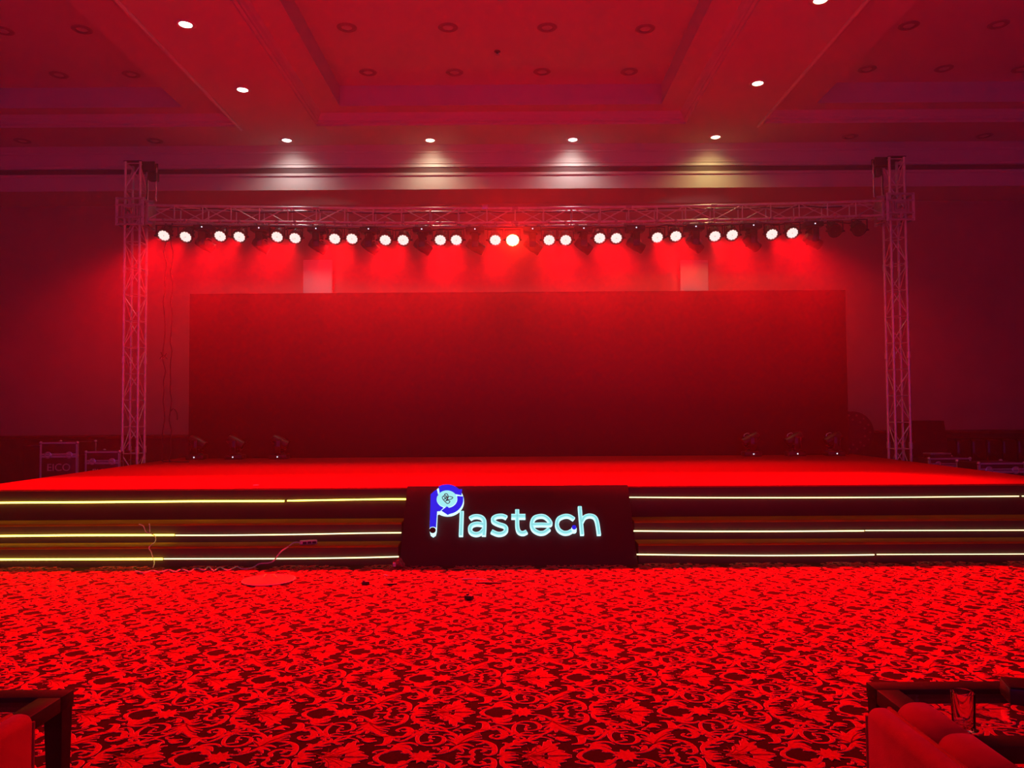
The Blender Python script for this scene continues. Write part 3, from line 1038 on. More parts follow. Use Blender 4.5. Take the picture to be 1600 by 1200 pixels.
def scallop(r0, r1, n, lobes):
    return [((r0 + (r1 - r0) * abs(cos(lobes * pi * k / n))) * cos(2 * pi * k / n), (r0 + (r1 - r0) * abs(cos(lobes * pi * k / n))) * sin(2 * pi * k / n)) for k in range(n)]


CAN = MB().lathe([(0.03, -0.20), (0.07, -0.195), (0.085, -0.17), (0.092, -0.08), (0.108, -0.06), (0.113, -0.02), (0.113, 0.012), (0.105, 0.014), (0.101, -0.002), (0.0, -0.002)], 28, PROT, False)
for k in range(8):
    th = 2 * pi * k / 8
    CAN.box(-0.006, 0.006, 0.086, 0.099, -0.17, -0.07, 0, PROT @ Matrix.Rotation(th, 4, 'Z'))
CAN = CAN.mesh('housing', M['black_plastic'])
LENS = MB().prism(scallop(0.076, 0.090, 72, 12), 0.0, 0.006, PROT).mesh('lens', M['par_lit'], False)
LENSW = MB().prism(scallop(0.090, 0.106, 72, 12), 0.0, 0.006, PROT).mesh('lens_warm', M['par_lit_warm'], False)
LENSOFF = MB().prism(scallop(0.076, 0.090, 72, 12), 0.0, 0.006, PROT).mesh('lens_off', M['lens_dark'], False)
DOT = MB().lathe([(0.0, 0.0061), (0.006, 0.0061), (0.006, 0.009), (0.0, 0.009)], 10, PROT, False).mesh('screw', M['par_dot'])
yk = MB()
for s in (-1, 1):
    yk.box(s * 0.122 - 0.004, s * 0.122 + 0.004, -0.018, 0.018, -0.02, 0.165)
    yk.tube([(s * 0.105, 0, 0), (s * 0.15, 0, 0)], 0.016, 10)
yk.box(-0.126, 0.126, -0.018, 0.018, 0.160, 0.168)
YOKE = yk.mesh('yoke', M['black_plastic'])
cl = MB()
cl.tube([(0, 0, 0.165), (0, 0, 0.205)], 0.010, 8)
cl.box(-0.02, 0.02, -0.035, 0.035, 0.20, 0.232, 0.004)
CLAMP = cl.mesh('clamp', M['aluminium_dull'])


def par(px, py, lens, label, group):
    p = at(px, py, TY - 0.16)
    t = thing('par_light', label, 'stage light', p, group)
    t.scale = (1.05, 1.05, 1.05)
    link('housing', CAN, t)
    ln = link('lens', lens, t)
    link('screw', DOT, ln)
    link('yoke', YOKE, t)
    c = link('clamp', CLAMP, t)
    top = TB + sag(p.x) - p.z
    c.location = (0, 0.0, max(0.0, top - 0.235))
    return t


gr = 'red par lights along the truss'


def spot_data(name, power, angle, color):
    d = bpy.data.lights.new(name, 'SPOT')
    d.energy, d.color, d.spot_size, d.spot_blend, d.shadow_soft_size = power, color, radians(angle), 1.0, 0.09
    return d


CORE = spot_data('par_beam', PAR_POWER, PAR_ANGLE, PAR_RED)
FIELD = spot_data('par_field', FIELD_POWER, FIELD_ANGLE, PAR_RED)
GLARE = spot_data('par_glare', 2600, 34, (1.0, 0.012, 0.004))
for i, (px, py) in enumerate(LIT):
    warm = i == 13
    t = par(px, py, LENSW if warm else LENS,
            'brightest par light on the truss, glowing yellow-white' if warm else 'lit red par light, %s from the left along the truss' % ORD[i], gr)
    for dat, ang in ((CORE, 14.0 if warm else PAR_TILT), (FIELD, FIELD_TILT)):
        lo = bpy.data.objects.new(dat.name, GLARE if warm and dat is CORE else dat)
        COL.objects.link(lo)
        lo.parent = t
        lo.location = AX * 0.04
        aim = Vector((-0.0 * t.location.x / 6, -cos(radians(ang)), -sin(radians(ang))))
        lo.rotation_euler = aim.to_track_quat('-Z', 'Y').to_euler()
par(*OFF[0], LENSOFF, 'unlit dark par light at the right end of the truss, nearer the lit ones', 'unlit par lights')
par(*OFF[1], LENSOFF, 'unlit dark par light at the right end of the truss, nearest the right tower', 'unlit par lights')

# ------------------------------------------------------------------ moving heads
mb = MB()
mb.box(-0.155, 0.155, -0.13, 0.13, -0.085, 0.0, 0.02)
mb.box(-0.12, 0.12, -0.135, -0.127, -0.07, -0.02, 0.004)
mb.lathe([(0.09, -0.11), (0.10, -0.085)], 20)
MH_BASE = mb.mesh('base', M['black_plastic'])
MH_DOT = MB().ball((0.0, -0.139, -0.045), 0.011, 10, 6).mesh('display', M['display_dot'])
mb = MB()                                     # arms stand one behind the other as seen from the hall
mb.box(-0.062, 0.062, -0.15, 0.15, -0.145, -0.105, 0.015)
for s in (-1, 1):
    mb.box(-0.056, 0.056, s * 0.128 - 0.022, s * 0.128 + 0.022, -0.345, -0.11, 0.014)
    for e in (-0.05, 0.05):
        mb.tube([(e, s * 0.152, -0.33), (e, s * 0.152, -0.13)], 0.005, 6)
MH_YOKE = mb.mesh('yoke', M['black_gloss'])
mb = MB()
mb.lathe([(0.04, -0.15), (0.072, -0.14), (0.086, -0.09), (0.092, 0.03), (0.084, 0.09), (0.088, 0.14), (0.082, 0.155), (0.074, 0.148), (0.0, 0.145)], 24)
mb.tube([(0, -0.12, 0), (0, 0.12, 0)], 0.028, 10)
MH_HEAD = mb.mesh('head', M['black_plastic'])
MH_LENS = MB().lathe([(0.0, 0.146), (0.050, 0.147), (0.068, 0.152), (0.0, 0.158)], 20, None, False).mesh('lens', M['lens_dark'])
MH_HANDLE = MB().tube(smooth_path([(-0.086, -0.03, -0.02), (-0.112, -0.03, 0.0), (-0.116, -0.03, 0.06), (-0.088, -0.03, 0.085)], 4), 0.008, 6).mesh('handle', M['chrome'])
cl = MB()
for s in (-1, 1):
    cl.box(s * 0.10 - 0.02, s * 0.10 + 0.02, -0.03, 0.03, 0.0, 0.05, 0.004)
    cl.tube([(s * 0.10 - 0.025, 0, 0.06), (s * 0.10 + 0.025, 0, 0.06)], 0.03, 10)
MH_CLAMP = cl.mesh('clamp', M['aluminium_dull'])


def moving_head(loc, label, group, head_rot, flip=False):
    t = thing('moving_head', label, 'moving light', loc, group, (pi if flip else 0, 0, 0))
    t.scale = (1.03, 1.03, 1.03)
    link('base', MH_BASE, t)
    d = link('display', MH_DOT, t)
    if flip:
        d.scale = (1, -1, 1)
    link('yoke', MH_YOKE, t)
    h = link('head', MH_HEAD, t)
    h.location = (0, 0, -0.305)
    h.rotation_euler = head_rot
    link('lens', MH_LENS, h)
    link('handle', MH_HANDLE, h)
    if not flip:
        link('clamp', MH_CLAMP, t)
    return t


HANG = [316, 405, 494, 576, 659, 742, 832, 912, 994, 1087, 1177, 1273]
rnd = random.Random(21)
for i, px in enumerate(HANG):
    p = at(px, 350, TY - 0.12)
    p.y = TY
    p.z = TB + sag(p.x) - 0.062
    moving_head(p, 'unlit black moving-head light, %s from the left hanging under the truss' % ORD[i], 'moving heads under the truss',
                (0, radians(122 + rnd.uniform(-6, 6)), radians(rnd.uniform(5, 20))))
FLOOR = [(308, 714, 'by the left end of the screen, leftmost of three'), (368, 714, 'left of the sign, middle of the three there'),
         (437, 713.5, 'left of the sign, innermost of three'), (1174, 711, 'right of the sign, innermost of three'),
         (1242, 710, 'right of the sign, middle of the three there'), (1303, 709, 'by the right end of the screen, outermost of three')]
for px, py, lab in FLOOR:
    p = at(px, py, 14.0)
    p.z = SZ
    s = 1 if px < 800 else -1
    moving_head(p, 'unlit moving head on stage floor ' + lab, 'moving heads on the stage floor', (0, radians(62 * s), 0), True)

# ------------------------------------------------------------------ ceiling downlights
RING = MB().lathe([(0.062, 0.0), (0.066, -0.006), (0.085, -0.008), (0.100, -0.004), (0.104, 0.0)], 28, None, False).mesh('trim_ring', M['cornice_paint'])
CUP = MB().lathe([(0.064, 0.0), (0.058, 0.02), (0.0, 0.02)], 24, None, False)
RINGBIG = MB().lathe([(0.075, 0.02), (0.080, -0.012), (0.105, -0.016), (0.13, -0.010), (0.145, 0.0)], 32, None, False).mesh('trim_ring_unlit', M['ring_grey'])
INNER = MB().lathe([(0.078, 0.0), (0.05, -0.006), (0.05, -0.012), (0.0, -0.012)], 24, None, False).mesh('bulb_unlit', M['ceiling_paint'])
BULBW = MB().lathe([(0.063, -0.002), (0.05, -0.010), (0.0, -0.013)], 24, None, False).mesh('bulb', M['down_white'])
BULBY = MB().lathe([(0.063, -0.002), (0.05, -0.010), (0.0, -0.013)], 24, None, False).mesh('bulb_warm', M['down_warm'])
DOWN = [(290, 38, 0, 'lit white ceiling downlight on the left beam, nearest the camera'), (379, 140, 0, 'lit white ceiling downlight on the left beam, second from the camera'),
        (448, 219, 0, 'lit white ceiling downlight by the bulkhead, first from the left of the row'), (672, 219, 2, 'lit warm ceiling downlight by the bulkhead, second from the left of the row'),
        (895, 218, 0, 'lit white ceiling downlight by the bulkhead, third from the left of the row'), (1118, 214, 1, 'lit yellow ceiling downlight by the bulkhead, last of the row at right'),
        (1184, 130, 2, 'lit warm ceiling downlight on the right beam, second from the camera'), (1282, 0, 2, 'lit warm ceiling downlight on the right beam, nearest the camera')]
DCOL = [(1.0, 0.90, 0.86), (1.0, 0.84, 0.30), (1.0, 0.86, 0.60)]
for px, py, warm, lab in DOWN:
    p = on(px, py, ZC)
    t = thing('downlight', lab, 'downlight', p, 'lit ceiling downlights')
    t.scale = (1.25, 1.25, 1.25)
    link('trim_ring', RING, t)
    link('bulb', BULBY if warm else BULBW, t)
    row = py > 200            # the row along the bulkhead is swivelled towards it
    d = bpy.data.lights.new('downlight_beam', 'SPOT')
    d.energy, d.color, d.spot_size, d.spot_blend, d.shadow_soft_size = (WASH_POWER if row else DOWN_POWER), DCOL[warm], radians(140 if row else 120), 1.0, 0.04
    lo = bpy.data.objects.new('downlight_beam', d)
    COL.objects.link(lo)
    lo.parent = t
    lo.location = (0, 0, -0.03)
    if row:
        lo.rotation_euler = (radians(10), 0, 0)
UNLIT = [((542, 43), ZTOP, 'front row in the middle coffer, first from left'), ((700, 43), ZTOP, 'front row in the middle coffer, second from left'),
         ((855, 43), ZTOP, 'front row in the middle coffer, third from left'), ((1008, 45), ZTOP, 'front row in the middle coffer, fourth from left'),
         ((575, 113), ZTOP, 'back row in the middle coffer, first from left'), ((710, 113), ZTOP, 'back row in the middle coffer, second from left'),
         ((847, 112), ZTOP, 'back row in the middle coffer, third from left'), ((983, 112), ZTOP, 'back row in the middle coffer, fourth from left'),
         ((128, 46), ZTOP, 'front row in the left coffer, nearer the beam'), ((5, 48), ZTOP, 'front row in the left coffer, by the picture edge'),
         ((92, 117), ZTOP, 'back row in the left coffer, farther from the beam'), ((205, 116), ZTOP, 'back row in the left coffer, nearer the beam'),
         ((1420, 40), ZTOP, 'front row in the right coffer, nearer the beam'), ((1560, 38), ZTOP, 'front row in the right coffer, farther from the beam'),
         ((1355, 108), ZTOP, 'back row in the right coffer, first from the beam'), ((1475, 107), ZTOP, 'back row in the right coffer, second from the beam'),
         ((1595, 108), ZTOP, 'back row in the right coffer, third from the beam'),
         ((35, 220), ZC, 'on the soffit left of the left tower, outer one'), ((242, 220), ZC, 'on the soffit just above the left tower'),
         ((1328, 213), ZC, 'on the soffit just left of the right tower top'), ((1538, 212), ZC, 'on the soffit right of the right tower, outer one')]
for (px, py), z, lab in UNLIT:
    t = thing('recessed_light', 'unlit round recessed ceiling light, ' + lab, 'ceiling light', on(px, py, z), 'unlit recessed ceiling lights')
    link('trim_ring', RINGBIG, t)
    link('bulb', INNER, t)
t = thing('sprinkler', 'small dark sprinkler head in the top of the middle coffer', 'sprinkler', on(777, 80, ZTOP))
MB().lathe([(0.05, 0.0), (0.05, -0.008), (0.015, -0.012), (0.012, -0.05), (0.0, -0.05)], 16, None, False).build('body', M['groove_dark'], t)
MB().lathe([(0.0, -0.05), (0.03, -0.052), (0.03, -0.057), (0.0, -0.057)], 16, None, False).build('deflector', M['chrome'], t)

# ------------------------------------------------------------------ equipment left and right of the stage
def butterfly(m, x, z, s=1.0):
    """recessed twist latch: dish ring with a wing"""
    mt = Matrix.Translation((x, 0, z)) @ Matrix.Rotation(pi / 2, 4, 'X')
    m.lathe([(0.055 * s, 0.0), (0.058 * s, 0.008), (0.046 * s, 0.010), (0.040 * s, 0.003), (0.0, 0.003)], 18, mt, False)
    m.box(x - 0.032 * s, x + 0.032 * s, -0.014, -0.003, z - 0.009, z + 0.009)


def text_mesh(txt, size, name, m, parent, loc):
    cu = bpy.data.curves.new(name, 'FONT')
    cu.body = txt
    cu.size = size
    cu.align_x = 'CENTER'
    cu.extrude = 0.002
    o = bpy.data.objects.new(name, cu)
    COL.objects.link(o)
    dg = bpy.context.evaluated_depsgraph_get()
    me = bpy.data.meshes.new_from_object(o.evaluated_get(dg))
    bpy.data.objects.remove(o)
    bpy.data.curves.remove(cu)
    me.materials.clear()
    me.materials.append(m)
    me.name = name
    t = link(name, me, parent)
    t.rotation_euler = (pi / 2, 0, 0)
    t.location = loc
    return t


def flight_case(x0, x1, yf, depth, z0, z1, zlid, label, text=None, rz=0.0, tsize=0.15):
    w, h, zl = x1 - x0, z1 - z0, zlid - z0
    t = thing('flight_case', label, 'flight case', ((x0 + x1) / 2, yf, z0), 'flight cases beside the stage', (0, 0, rz))
    hw = w / 2
    MB().box(-hw + 0.006, hw - 0.006, 0.006, depth - 0.006, 0.10, zl - 0.004, 0.004).build('body', M['case_ply'], t)
    MB().box(-hw + 0.006, hw - 0.006, 0.006, depth - 0.006, zl + 0.004, h - 0.006, 0.004).build('lid', M['case_ply'], t)
    for sx in (-1, 1):
        for yy in (0, depth):
            e = MB()
            xa, ya = sx * hw, yy
            e.box(min(xa, xa - sx * 0.03), max(xa, xa - sx * 0.03), min(ya, ya + (0.004 if yy == 0 else -0.004)), max(ya, ya + (0.004 if yy == 0 else -0.004)), 0.10, h)
            e.box(min(xa, xa - sx * 0.004), max(xa, xa - sx * 0.004), min(ya, ya + (0.03 if yy == 0 else -0.03)), max(ya, ya + (0.03 if yy == 0 else -0.03)), 0.10, h)
            e.build('edge_profile', M['case_metal'], t, False)
            for zz in (0.12, h - 0.01):
                MB().ball((sx * (hw - 0.012), 0.012 if yy == 0 else depth - 0.012, zz), 0.028, 12, 8).build('ball_corner', M['chrome'], t)
    e = MB()
    for zz in (h - 0.025, 0.10):
        e.box(-hw, hw, -0.002, 0.003, zz, zz + 0.025)
    e.build('edge_profile', M['case_metal'], t, False)
    e = MB()
    e.box(-hw, hw, -0.004, 0.004, zl + 0.006, zl + 0.026)
    e.box(-hw, hw, -0.004, 0.004, zl - 0.040, zl - 0.006)
    e.build('lid_rail', M['case_metal'], t, False)
    for x in (-w * 0.28, w * 0.28):
        lt = MB()
        butterfly(lt, x, zl)
        lt.build('latch', M['chrome'], t)
    hn = MB()
    hn.box(-0.09, 0.09, -0.008, 0.0, zl * 0.58, zl * 0.58 + 0.10)
    hn.tube([(-0.06, -0.014, zl * 0.58 + 0.05), (0.06, -0.014, zl * 0.58 + 0.05)], 0.010, 8)
    if text:
        text_mesh(text, tsize, 'lettering', M['case_print'], t, (0, 0.002, zl * 0.72))
    else:
        hn.build('handle', M['black_plastic'], t)
    for sx in (-1, 1):
        for yy in (0.08, depth - 0.08):
            c = MB()
            c.tube([(sx * (hw - 0.09) - 0.018, yy, 0.045), (sx * (hw - 0.09) + 0.018, yy, 0.045)], 0.045, 14)
            c.box(sx * (hw - 0.09) - 0.03, sx * (hw - 0.09) + 0.03, yy - 0.03, yy + 0.03, 0.088, 0.10)
            c.build('caster', M['black_plastic'], t)
    return t


flight_case(-7.73, -7.12, 12.6, 0.6, 0.0, 1.13, 0.92, 'black flight case with silver lid rails and twist latches, tall one left of the stage', 'EICO', 0.03, 0.17)
flight_case(-7.08, -6.50, 12.75, 0.6, 0.0, 0.97, 0.80, 'dark flight case standing between the tall case and the left truss tower', 'EICO', 0.0, 0.15)
flight_case(6.78, 7.48, 12.55, 0.55, 0.0, 0.79, 0.68, 'low black flight case right of the stage, nearer the right tower', None, 0.02)
flight_case(6.80, 7.50, 11.25, 0.55, 0.0, 0.80, 0.69, 'low black flight case right of the stage, nearer the picture edge', None, 0.02)
t = thing('accessory_box', 'small dark box lying on top of the low flight case right of the stage', 'box', (7.07, 12.7, 0.79))
MB().box(-0.17, 0.17, 0.0, 0.25, 0.0, 0.045, 0.006).build('body', M['case_ply'], t)
MB().box(-0.17, 0.17, 0.0, 0.25, 0.047, 0.07, 0.006).build('lid', M['aluminium_dull'], t)

t = thing('loudspeaker', 'black loudspeaker cabinet standing left of the flight cases', 'loudspeaker', (-7.92, 12.7, 0))
MB().box(-0.17, 0.17, 0.02, 0.45, 0.02, 1.07, 0.012).build('cabinet', M['black_plastic'], t)
MB().box(-0.155, 0.155, 0.0, 0.02, 0.05, 1.04, 0.006).build('grille', M['black_cloth'], t)
mb = MB()
for x in (-0.13, 0.13):
    for y in (0.08, 0.40):
        mb.lathe([(0.02, 0.0), (0.022, 0.02)], 10, Matrix.Translation((x, y, 0)))
mb.build('feet', M['black_plastic'], t)

t = thing('loudspeaker', 'big dark tapered loudspeaker cabinet behind the right truss tower', 'loudspeaker', (7.30, 13.5, 0))
mb = MB()
prof = [(-0.30, 0.02), (0.34, 0.02), (0.34, 1.0), (0.29, 1.38), (-0.30, 1.38)]
mb.prism(prof, -0.55, -0.02, Matrix.Rotation(pi / 2, 4, 'X'))
mb.build('cabinet', M['black_cloth'], t, False)
mb = MB()
mb.prism([(-0.28, 0.05), (0.31, 0.05), (0.31, 1.0), (0.265, 1.35), (-0.28, 1.35)], 0.0, 0.02, Matrix.Rotation(pi / 2, 4, 'X'))
mb.build('grille', M['black_cloth'], t, False)
mb = MB()
for x in (-0.24, 0.28):
    for y in (0.08, 0.48):
        mb.lathe([(0.025, 0.0), (0.028, 0.02)], 10, Matrix.Translation((x, y, 0)))
mb.build('feet', M['black_plastic'], t)

# dark round cable drum half hidden by the screen
t = thing('cable_drum', 'dark round cable drum with pale holes behind the right end of the screen', 'cable drum', (6.52, 14.75, SZ))
mt = Matrix.Translation((0, 0, 0.40)) @ Matrix.Rotation(pi / 2, 4, 'X')
MB().lathe([(0.02, 0.0), (0.40, 0.0), (0.40, 0.025), (0.02, 0.025)], 40, mt).build('flange', M['drum_dark'], t)
MB().lathe([(0.02, -0.16), (0.40, -0.16), (0.40, -0.135), (0.02, -0.135)], 40, mt).build('flange', M['drum_dark'], t)
MB().lathe([(0.20, -0.135), (0.20, 0.0)], 28, mt).build('core', M['cable_black'], t)
for ring, cnt in ((0.33, 14), (0.24, 10)):
    for k in range(cnt):
        a = 2 * pi * (k + 0.5 * (ring < 0.3)) / cnt
        MB().lathe([(0.0, 0.0255), (0.022, 0.0255), (0.022, 0.03), (0.0, 0.03)], 10, mt @ Matrix.Translation((ring * cos(a), ring * sin(a), 0)), False).build('hole', M['drum_hole'], t)

# tufted banquette along the back wall at right
t = thing('banquette', 'long dark buttoned banquette against the back wall at far right', 'sofa', (9.3, 14.55, 0))
MB().box(-1.2, 1.2, 0.0, 0.75, 0.10, 0.42, 0.03).build('seat', M['black_gloss'], t)
MB().box(-1.2, 1.2, 0.62, 0.80, 0.40, 1.02, 0.03).build('backrest', M['black_gloss'], t)
for k in range(8):
    x = -1.05 + k * 0.30
    MB().box(x - 0.145, x + 0.145, 0.52, 0.66, 0.44, 0.98, 0.045).build('back_cushion', M['black_gloss'], t)
    MB().ball((x, 0.515, 0.74), 0.016, 10, 6).build('button', M['black_gloss'], t)
for x in (-1.1, 1.1):
    for y in (0.08, 0.68):
        MB().lathe([(0.02, 0.0), (0.028, 0.10)], 10, Matrix.Translation((x, y, 0))).build('leg', M['dark_wood'], t)

# ------------------------------------------------------------------ power strip, cables and scraps at the foot of the stage
p0, p1 = on(470, 850, 0.205), on(497, 848.5, 0.205)
d = p1 - p0
t = thing('power_strip', 'pale power strip lying on the lower stage step at left', 'power strip', (p0 + p1) / 2 + Vector((0, -0.04, 0)), None, (0, 0, math.atan2(d.y, d.x)))
L = d.length / 2
MB().box(-L, L, -0.028, 0.028, 0.0, 0.042, 0.008).build('body', M['strip_body'], t)
for k in range(3):
    MB().box(-L * 0.45 + k * L * 0.55 - 0.02, -L * 0.45 + k * L * 0.55 + 0.02, -0.031, -0.027, 0.008, 0.032).build('socket', M['scrap_black'], t)
e = (p0 + p1) / 2 + Vector((-L, -0.05, 0.02))
pts = [e, e + Vector((-0.06, -0.02, 0.0)), at(450, 854.5, 8.06), at(440, 861, 8.0), at(433, 869, 7.985), at(428, 876, 7.98), at(420, 879.5, 7.97), at(405, 881, 7.965)]
for px, py in [(399, 884), (390, 888.5), (380, 889), (372, 884.6), (365, 888.5), (356, 891), (345, 886.5), (336, 892), (328, 884.5), (321, 891), (309, 888), (298, 893), (286, 889.5), (276, 893.5), (266, 890.5), (252, 894), (240, 891.5), (228, 895), (214, 892)]:
    q = on(px, py, 0.012)
    q.y = min(q.y, 7.97)
    q.x = (px - 800) / FPX * q.y
    pts.append(q)
tag(MB().tube(smooth_path(pts, 4), 0.0065, 6).build('extension_cord', M['cable_white']), 'white cord running from the power strip and zigzagging along the carpet', 'cord')
pts = [at(217, 819, 8.29), at(224, 822, 8.29), at(228, 831, 8.285), at(236, 834, 8.28), at(242, 838, 8.28), at(242.5, 846, 8.2), at(233, 855, 8.05), at(236, 862, 8.05), at(239, 872, 8.05), at(241, 880, 8.04), at(239, 887, 7.98)]
tag(MB().tube(smooth_path(pts, 5), 0.005, 6).build('strip_lead', M['cable_white']), 'thin supply wire hanging down the left stage steps', 'wire')
pts = [at(234, 832, 8.285), at(234, 824, 8.29), at(233, 818, 8.29)]
tag(MB().tube(smooth_path(pts, 5), 0.005, 6).build('strip_lead', M['cable_white']), 'short loose wire end above the middle light strip at left', 'wire')

c = on(627, 883, 0.0)
t = thing('crumpled_wrapper', 'reddish crumpled wrapper on the carpet against the left foot of the sign', 'wrapper', (c.x - 0.01, 7.93, 0.0))
rnd = random.Random(11)
bm = bmesh.new()
bmesh.ops.create_icosphere(bm, subdivisions=3, radius=0.046)
for v in bm.verts:
    k = 1 + 0.30 * sin(v.co.x * 90 + 1) * sin(v.co.z * 70) + 0.2 * sin(v.co.y * 110) + rnd.uniform(-0.08, 0.08)
    v.co = Vector((v.co.x * k * 1.15, v.co.y * k * 0.9, max(-0.044, v.co.z * k) + 0.045))
me = bpy.data.meshes.new('wrap')
bm.to_mesh(me)
bm.free()
me.materials.append(M['crumple'])
link('wrap', me, t)
MB().box(-0.05, -0.02, -0.052, -0.035, 0.02, 0.06, 0.004).build('tag', M['scrap_pale'], t)

c = on(420, 907.5, 0.0)
t = thing('round_mat', 'flat pale-rimmed red disc lying on the carpet at left before the steps', 'disc', c)
MB().lathe([(0.0, 0.004), (0.238, 0.006), (0.238, 0.014), (0.0, 0.016)], 48, None, False).build('disc', M['disc_pale'], t)
MB().lathe([(0.238, 0.002), (0.247, 0.006), (0.247, 0.014), (0.238, 0.017), (0.234, 0.012)], 48, None, False).build('rim', M['disc_rim'], t)
for (a, b, lab) in (((412, 902), (416, 897.5), 'yellow cable tie on the red disc, leftmost of two'), ((432, 902), (425, 898), 'yellow cable tie on the red disc, rightmost of two')):
    A, B = on(*a, 0.022), on(*b, 0.022)
    mid = (A + B) / 2 + Vector((0, 0, 0.012))
    tag(MB().tube(smooth_path([A, mid, B], 4), 0.006, 6).build('cable_tie', M['yellow_tie']), lab, 'cable tie', 'yellow cable ties')


def scrap(px, py, sx, sy, sz, m, label, cat, name, rz=0.0, cap=False):
    c = on(px, py, 0.004)
    mb = MB().box(-sx / 2, sx / 2, -sy / 2, sy / 2, 0.0, sz, min(sx, sy, sz) * 0.25)
    if cap:
        mb.lathe([(sz * 0.5, 0.0), (sz * 0.55, sz * 0.8), (sz * 0.3, sz * 1.3), (0.0, sz * 1.35)], 12, Matrix.Translation((-sx * 0.2, 0, 0)))
    o = mb.build(name, m)
    o.location = c
    o.rotation_euler = (0, 0, rz)
    tag(o, label, cat)


scrap(571, 913, 0.07, 0.04, 0.03, M['scrap_black'], 'small black plug on the carpet just right of the left steps', 'plug', 'cable_plug', 0.4, True)
scrap(613, 913.5, 0.09, 0.02, 0.014, M['scrap_black'], 'short black stick on the carpet between the black plug and the sign', 'scrap', 'plastic_scrap', 0.25)
scrap(603, 899.5, 0.05, 0.015, 0.01, M['scrap_pale'], 'tiny pale paper scrap on the carpet near the foot of the sign', 'paper scrap', 'paper_scrap', -0.7)
scrap(733, 936, 0.075, 0.05, 0.035, M['scrap_black'], 'small black plastic stopper lying on the open carpet below the sign', 'stopper', 'black_stopper', -0.5, True)
scrap(764, 911.5, 0.24, 0.016, 0.012, M['scrap_black'], 'thin dark rod on the carpet in front of the sign', 'rod', 'plastic_rod', -0.05)
A, B = on(722, 905, 0.008), on(762, 906.5, 0.008)
tag(MB().tube(smooth_path([A, (A + B) / 2 + Vector((0, 0.02, 0.004)), B], 5), 0.005, 6).build('white_wire', M['cable_white']), 'short pale wire on the carpet in front of the sign', 'wire')
c = on(400, 758.8, SZ)
o = MB().box(-0.03, 0.03, -0.02, 0.02, 0.002, 0.010, 0.002).build('paper_scrap', M['scrap_pale'])
o.location = c
tag(o, 'tiny pale scrap near the front edge of the stage carpet', 'paper scrap')

# ------------------------------------------------------------------ coffee tables, armchairs, tumbler
def coffee_table(x0, x1, y0, y1, label):
    t = thing('coffee_table', label, 'table', ((x0 + x1) / 2, (y0 + y1) / 2, 0), 'glass coffee tables')
    hx, hy, z, w, hr = (x1 - x0) / 2, (y1 - y0) / 2, 0.55, 0.085, 0.055
    for s in (-1, 1):
        MB().box(-hx, hx, min(s * hy, s * (hy - w)), max(s * hy, s * (hy - w)), z - hr, z, 0.004).build('rail', M['dark_wood'], t)
        MB().box(min(s * hx, s * (hx - w)), max(s * hx, s * (hx - w)), -hy + w, hy - w, z - hr, z, 0.004).build('rail', M['dark_wood'], t)
    MB().box(-hx + w - 0.008, hx - w + 0.008, -hy + w - 0.008, hy - w + 0.008, z - 0.018, z - 0.010).build('glass_top', M['table_glass'], t, False)
    for sx in (-1, 1):
        for sy in (-1, 1):
            l = MB()
            top, bot = 0.034, 0.022
            cx, cyy = sx * (hx - 0.038), sy * (hy - 0.038)
            l.add([(cx + a * bot + sx * 0.006, cyy + b * bot, 0.0) for a, b in ((-1, -1), (1, -1), (1, 1), (-1, 1))] +
                  [(cx + a * top, cyy + b * top, z - hr) for a, b in ((-1, -1), (1, -1), (1, 1), (-1, 1))],
                  [(0, 3, 2, 1), (4, 5, 6, 7)] + [(i, (i + 1) % 4, (i + 1) % 4 + 4, i + 4) for i in range(4)])
            l.build('leg', M['dark_wood'], t, False)
    return t


coffee_table(1.355, 2.36, 2.42, 2.995, 'dark wooden coffee table with clear glass top, holding a tumbler')
coffee_table(-2.68, -1.675, 2.40, 2.965, 'dark wooden coffee table with inset top beside the left red armchair')


def rounded_slab(m, x0, x1, y0, y1, z0, z1, r, n=5):
    """box with a rounded top edge running along y"""
    prof = [(x0, z0)] + [(x0 + r - r * cos(a), z1 - r + r * sin(a)) for a in [pi / 2 * k / n for k in range(n + 1)]] + \
           [(x1 - r + r * sin(a), z1 - r + r * cos(a)) for a in [pi / 2 * k / n for k in range(n + 1)]] + [(x1, z0)]
    k = len(prof)
    e = min(0.02, r)
    rings = []
    cxm = (x0 + x1) / 2
    for y, sc in ((y0, 0.0), (y0 + e * 0.3, 0.5), (y0 + e, 1.0), (y1 - e, 1.0), (y1 - e * 0.3, 0.5), (y1, 0.0)):
        ins = (1 - sc) * e * 0.7
        rings.append([(cxm + (x - cxm) * (1 - ins / max(1e-6, (x1 - x0) / 2)), y, z if z <= z0 + 1e-6 else z - ins) for x, z in prof])
    vs = [p for R in rings for p in R]
    fs = []
    for i in range(len(rings) - 1):
        for j in range(k):
            q = (j + 1) % k
            fs.append((i * k + j, i * k + q, (i + 1) * k + q, (i + 1) * k + j))
    fs += [tuple(range(k))[::-1], tuple((len(rings) - 1) * k + j for j in range(k))]
    m.add(vs, fs)


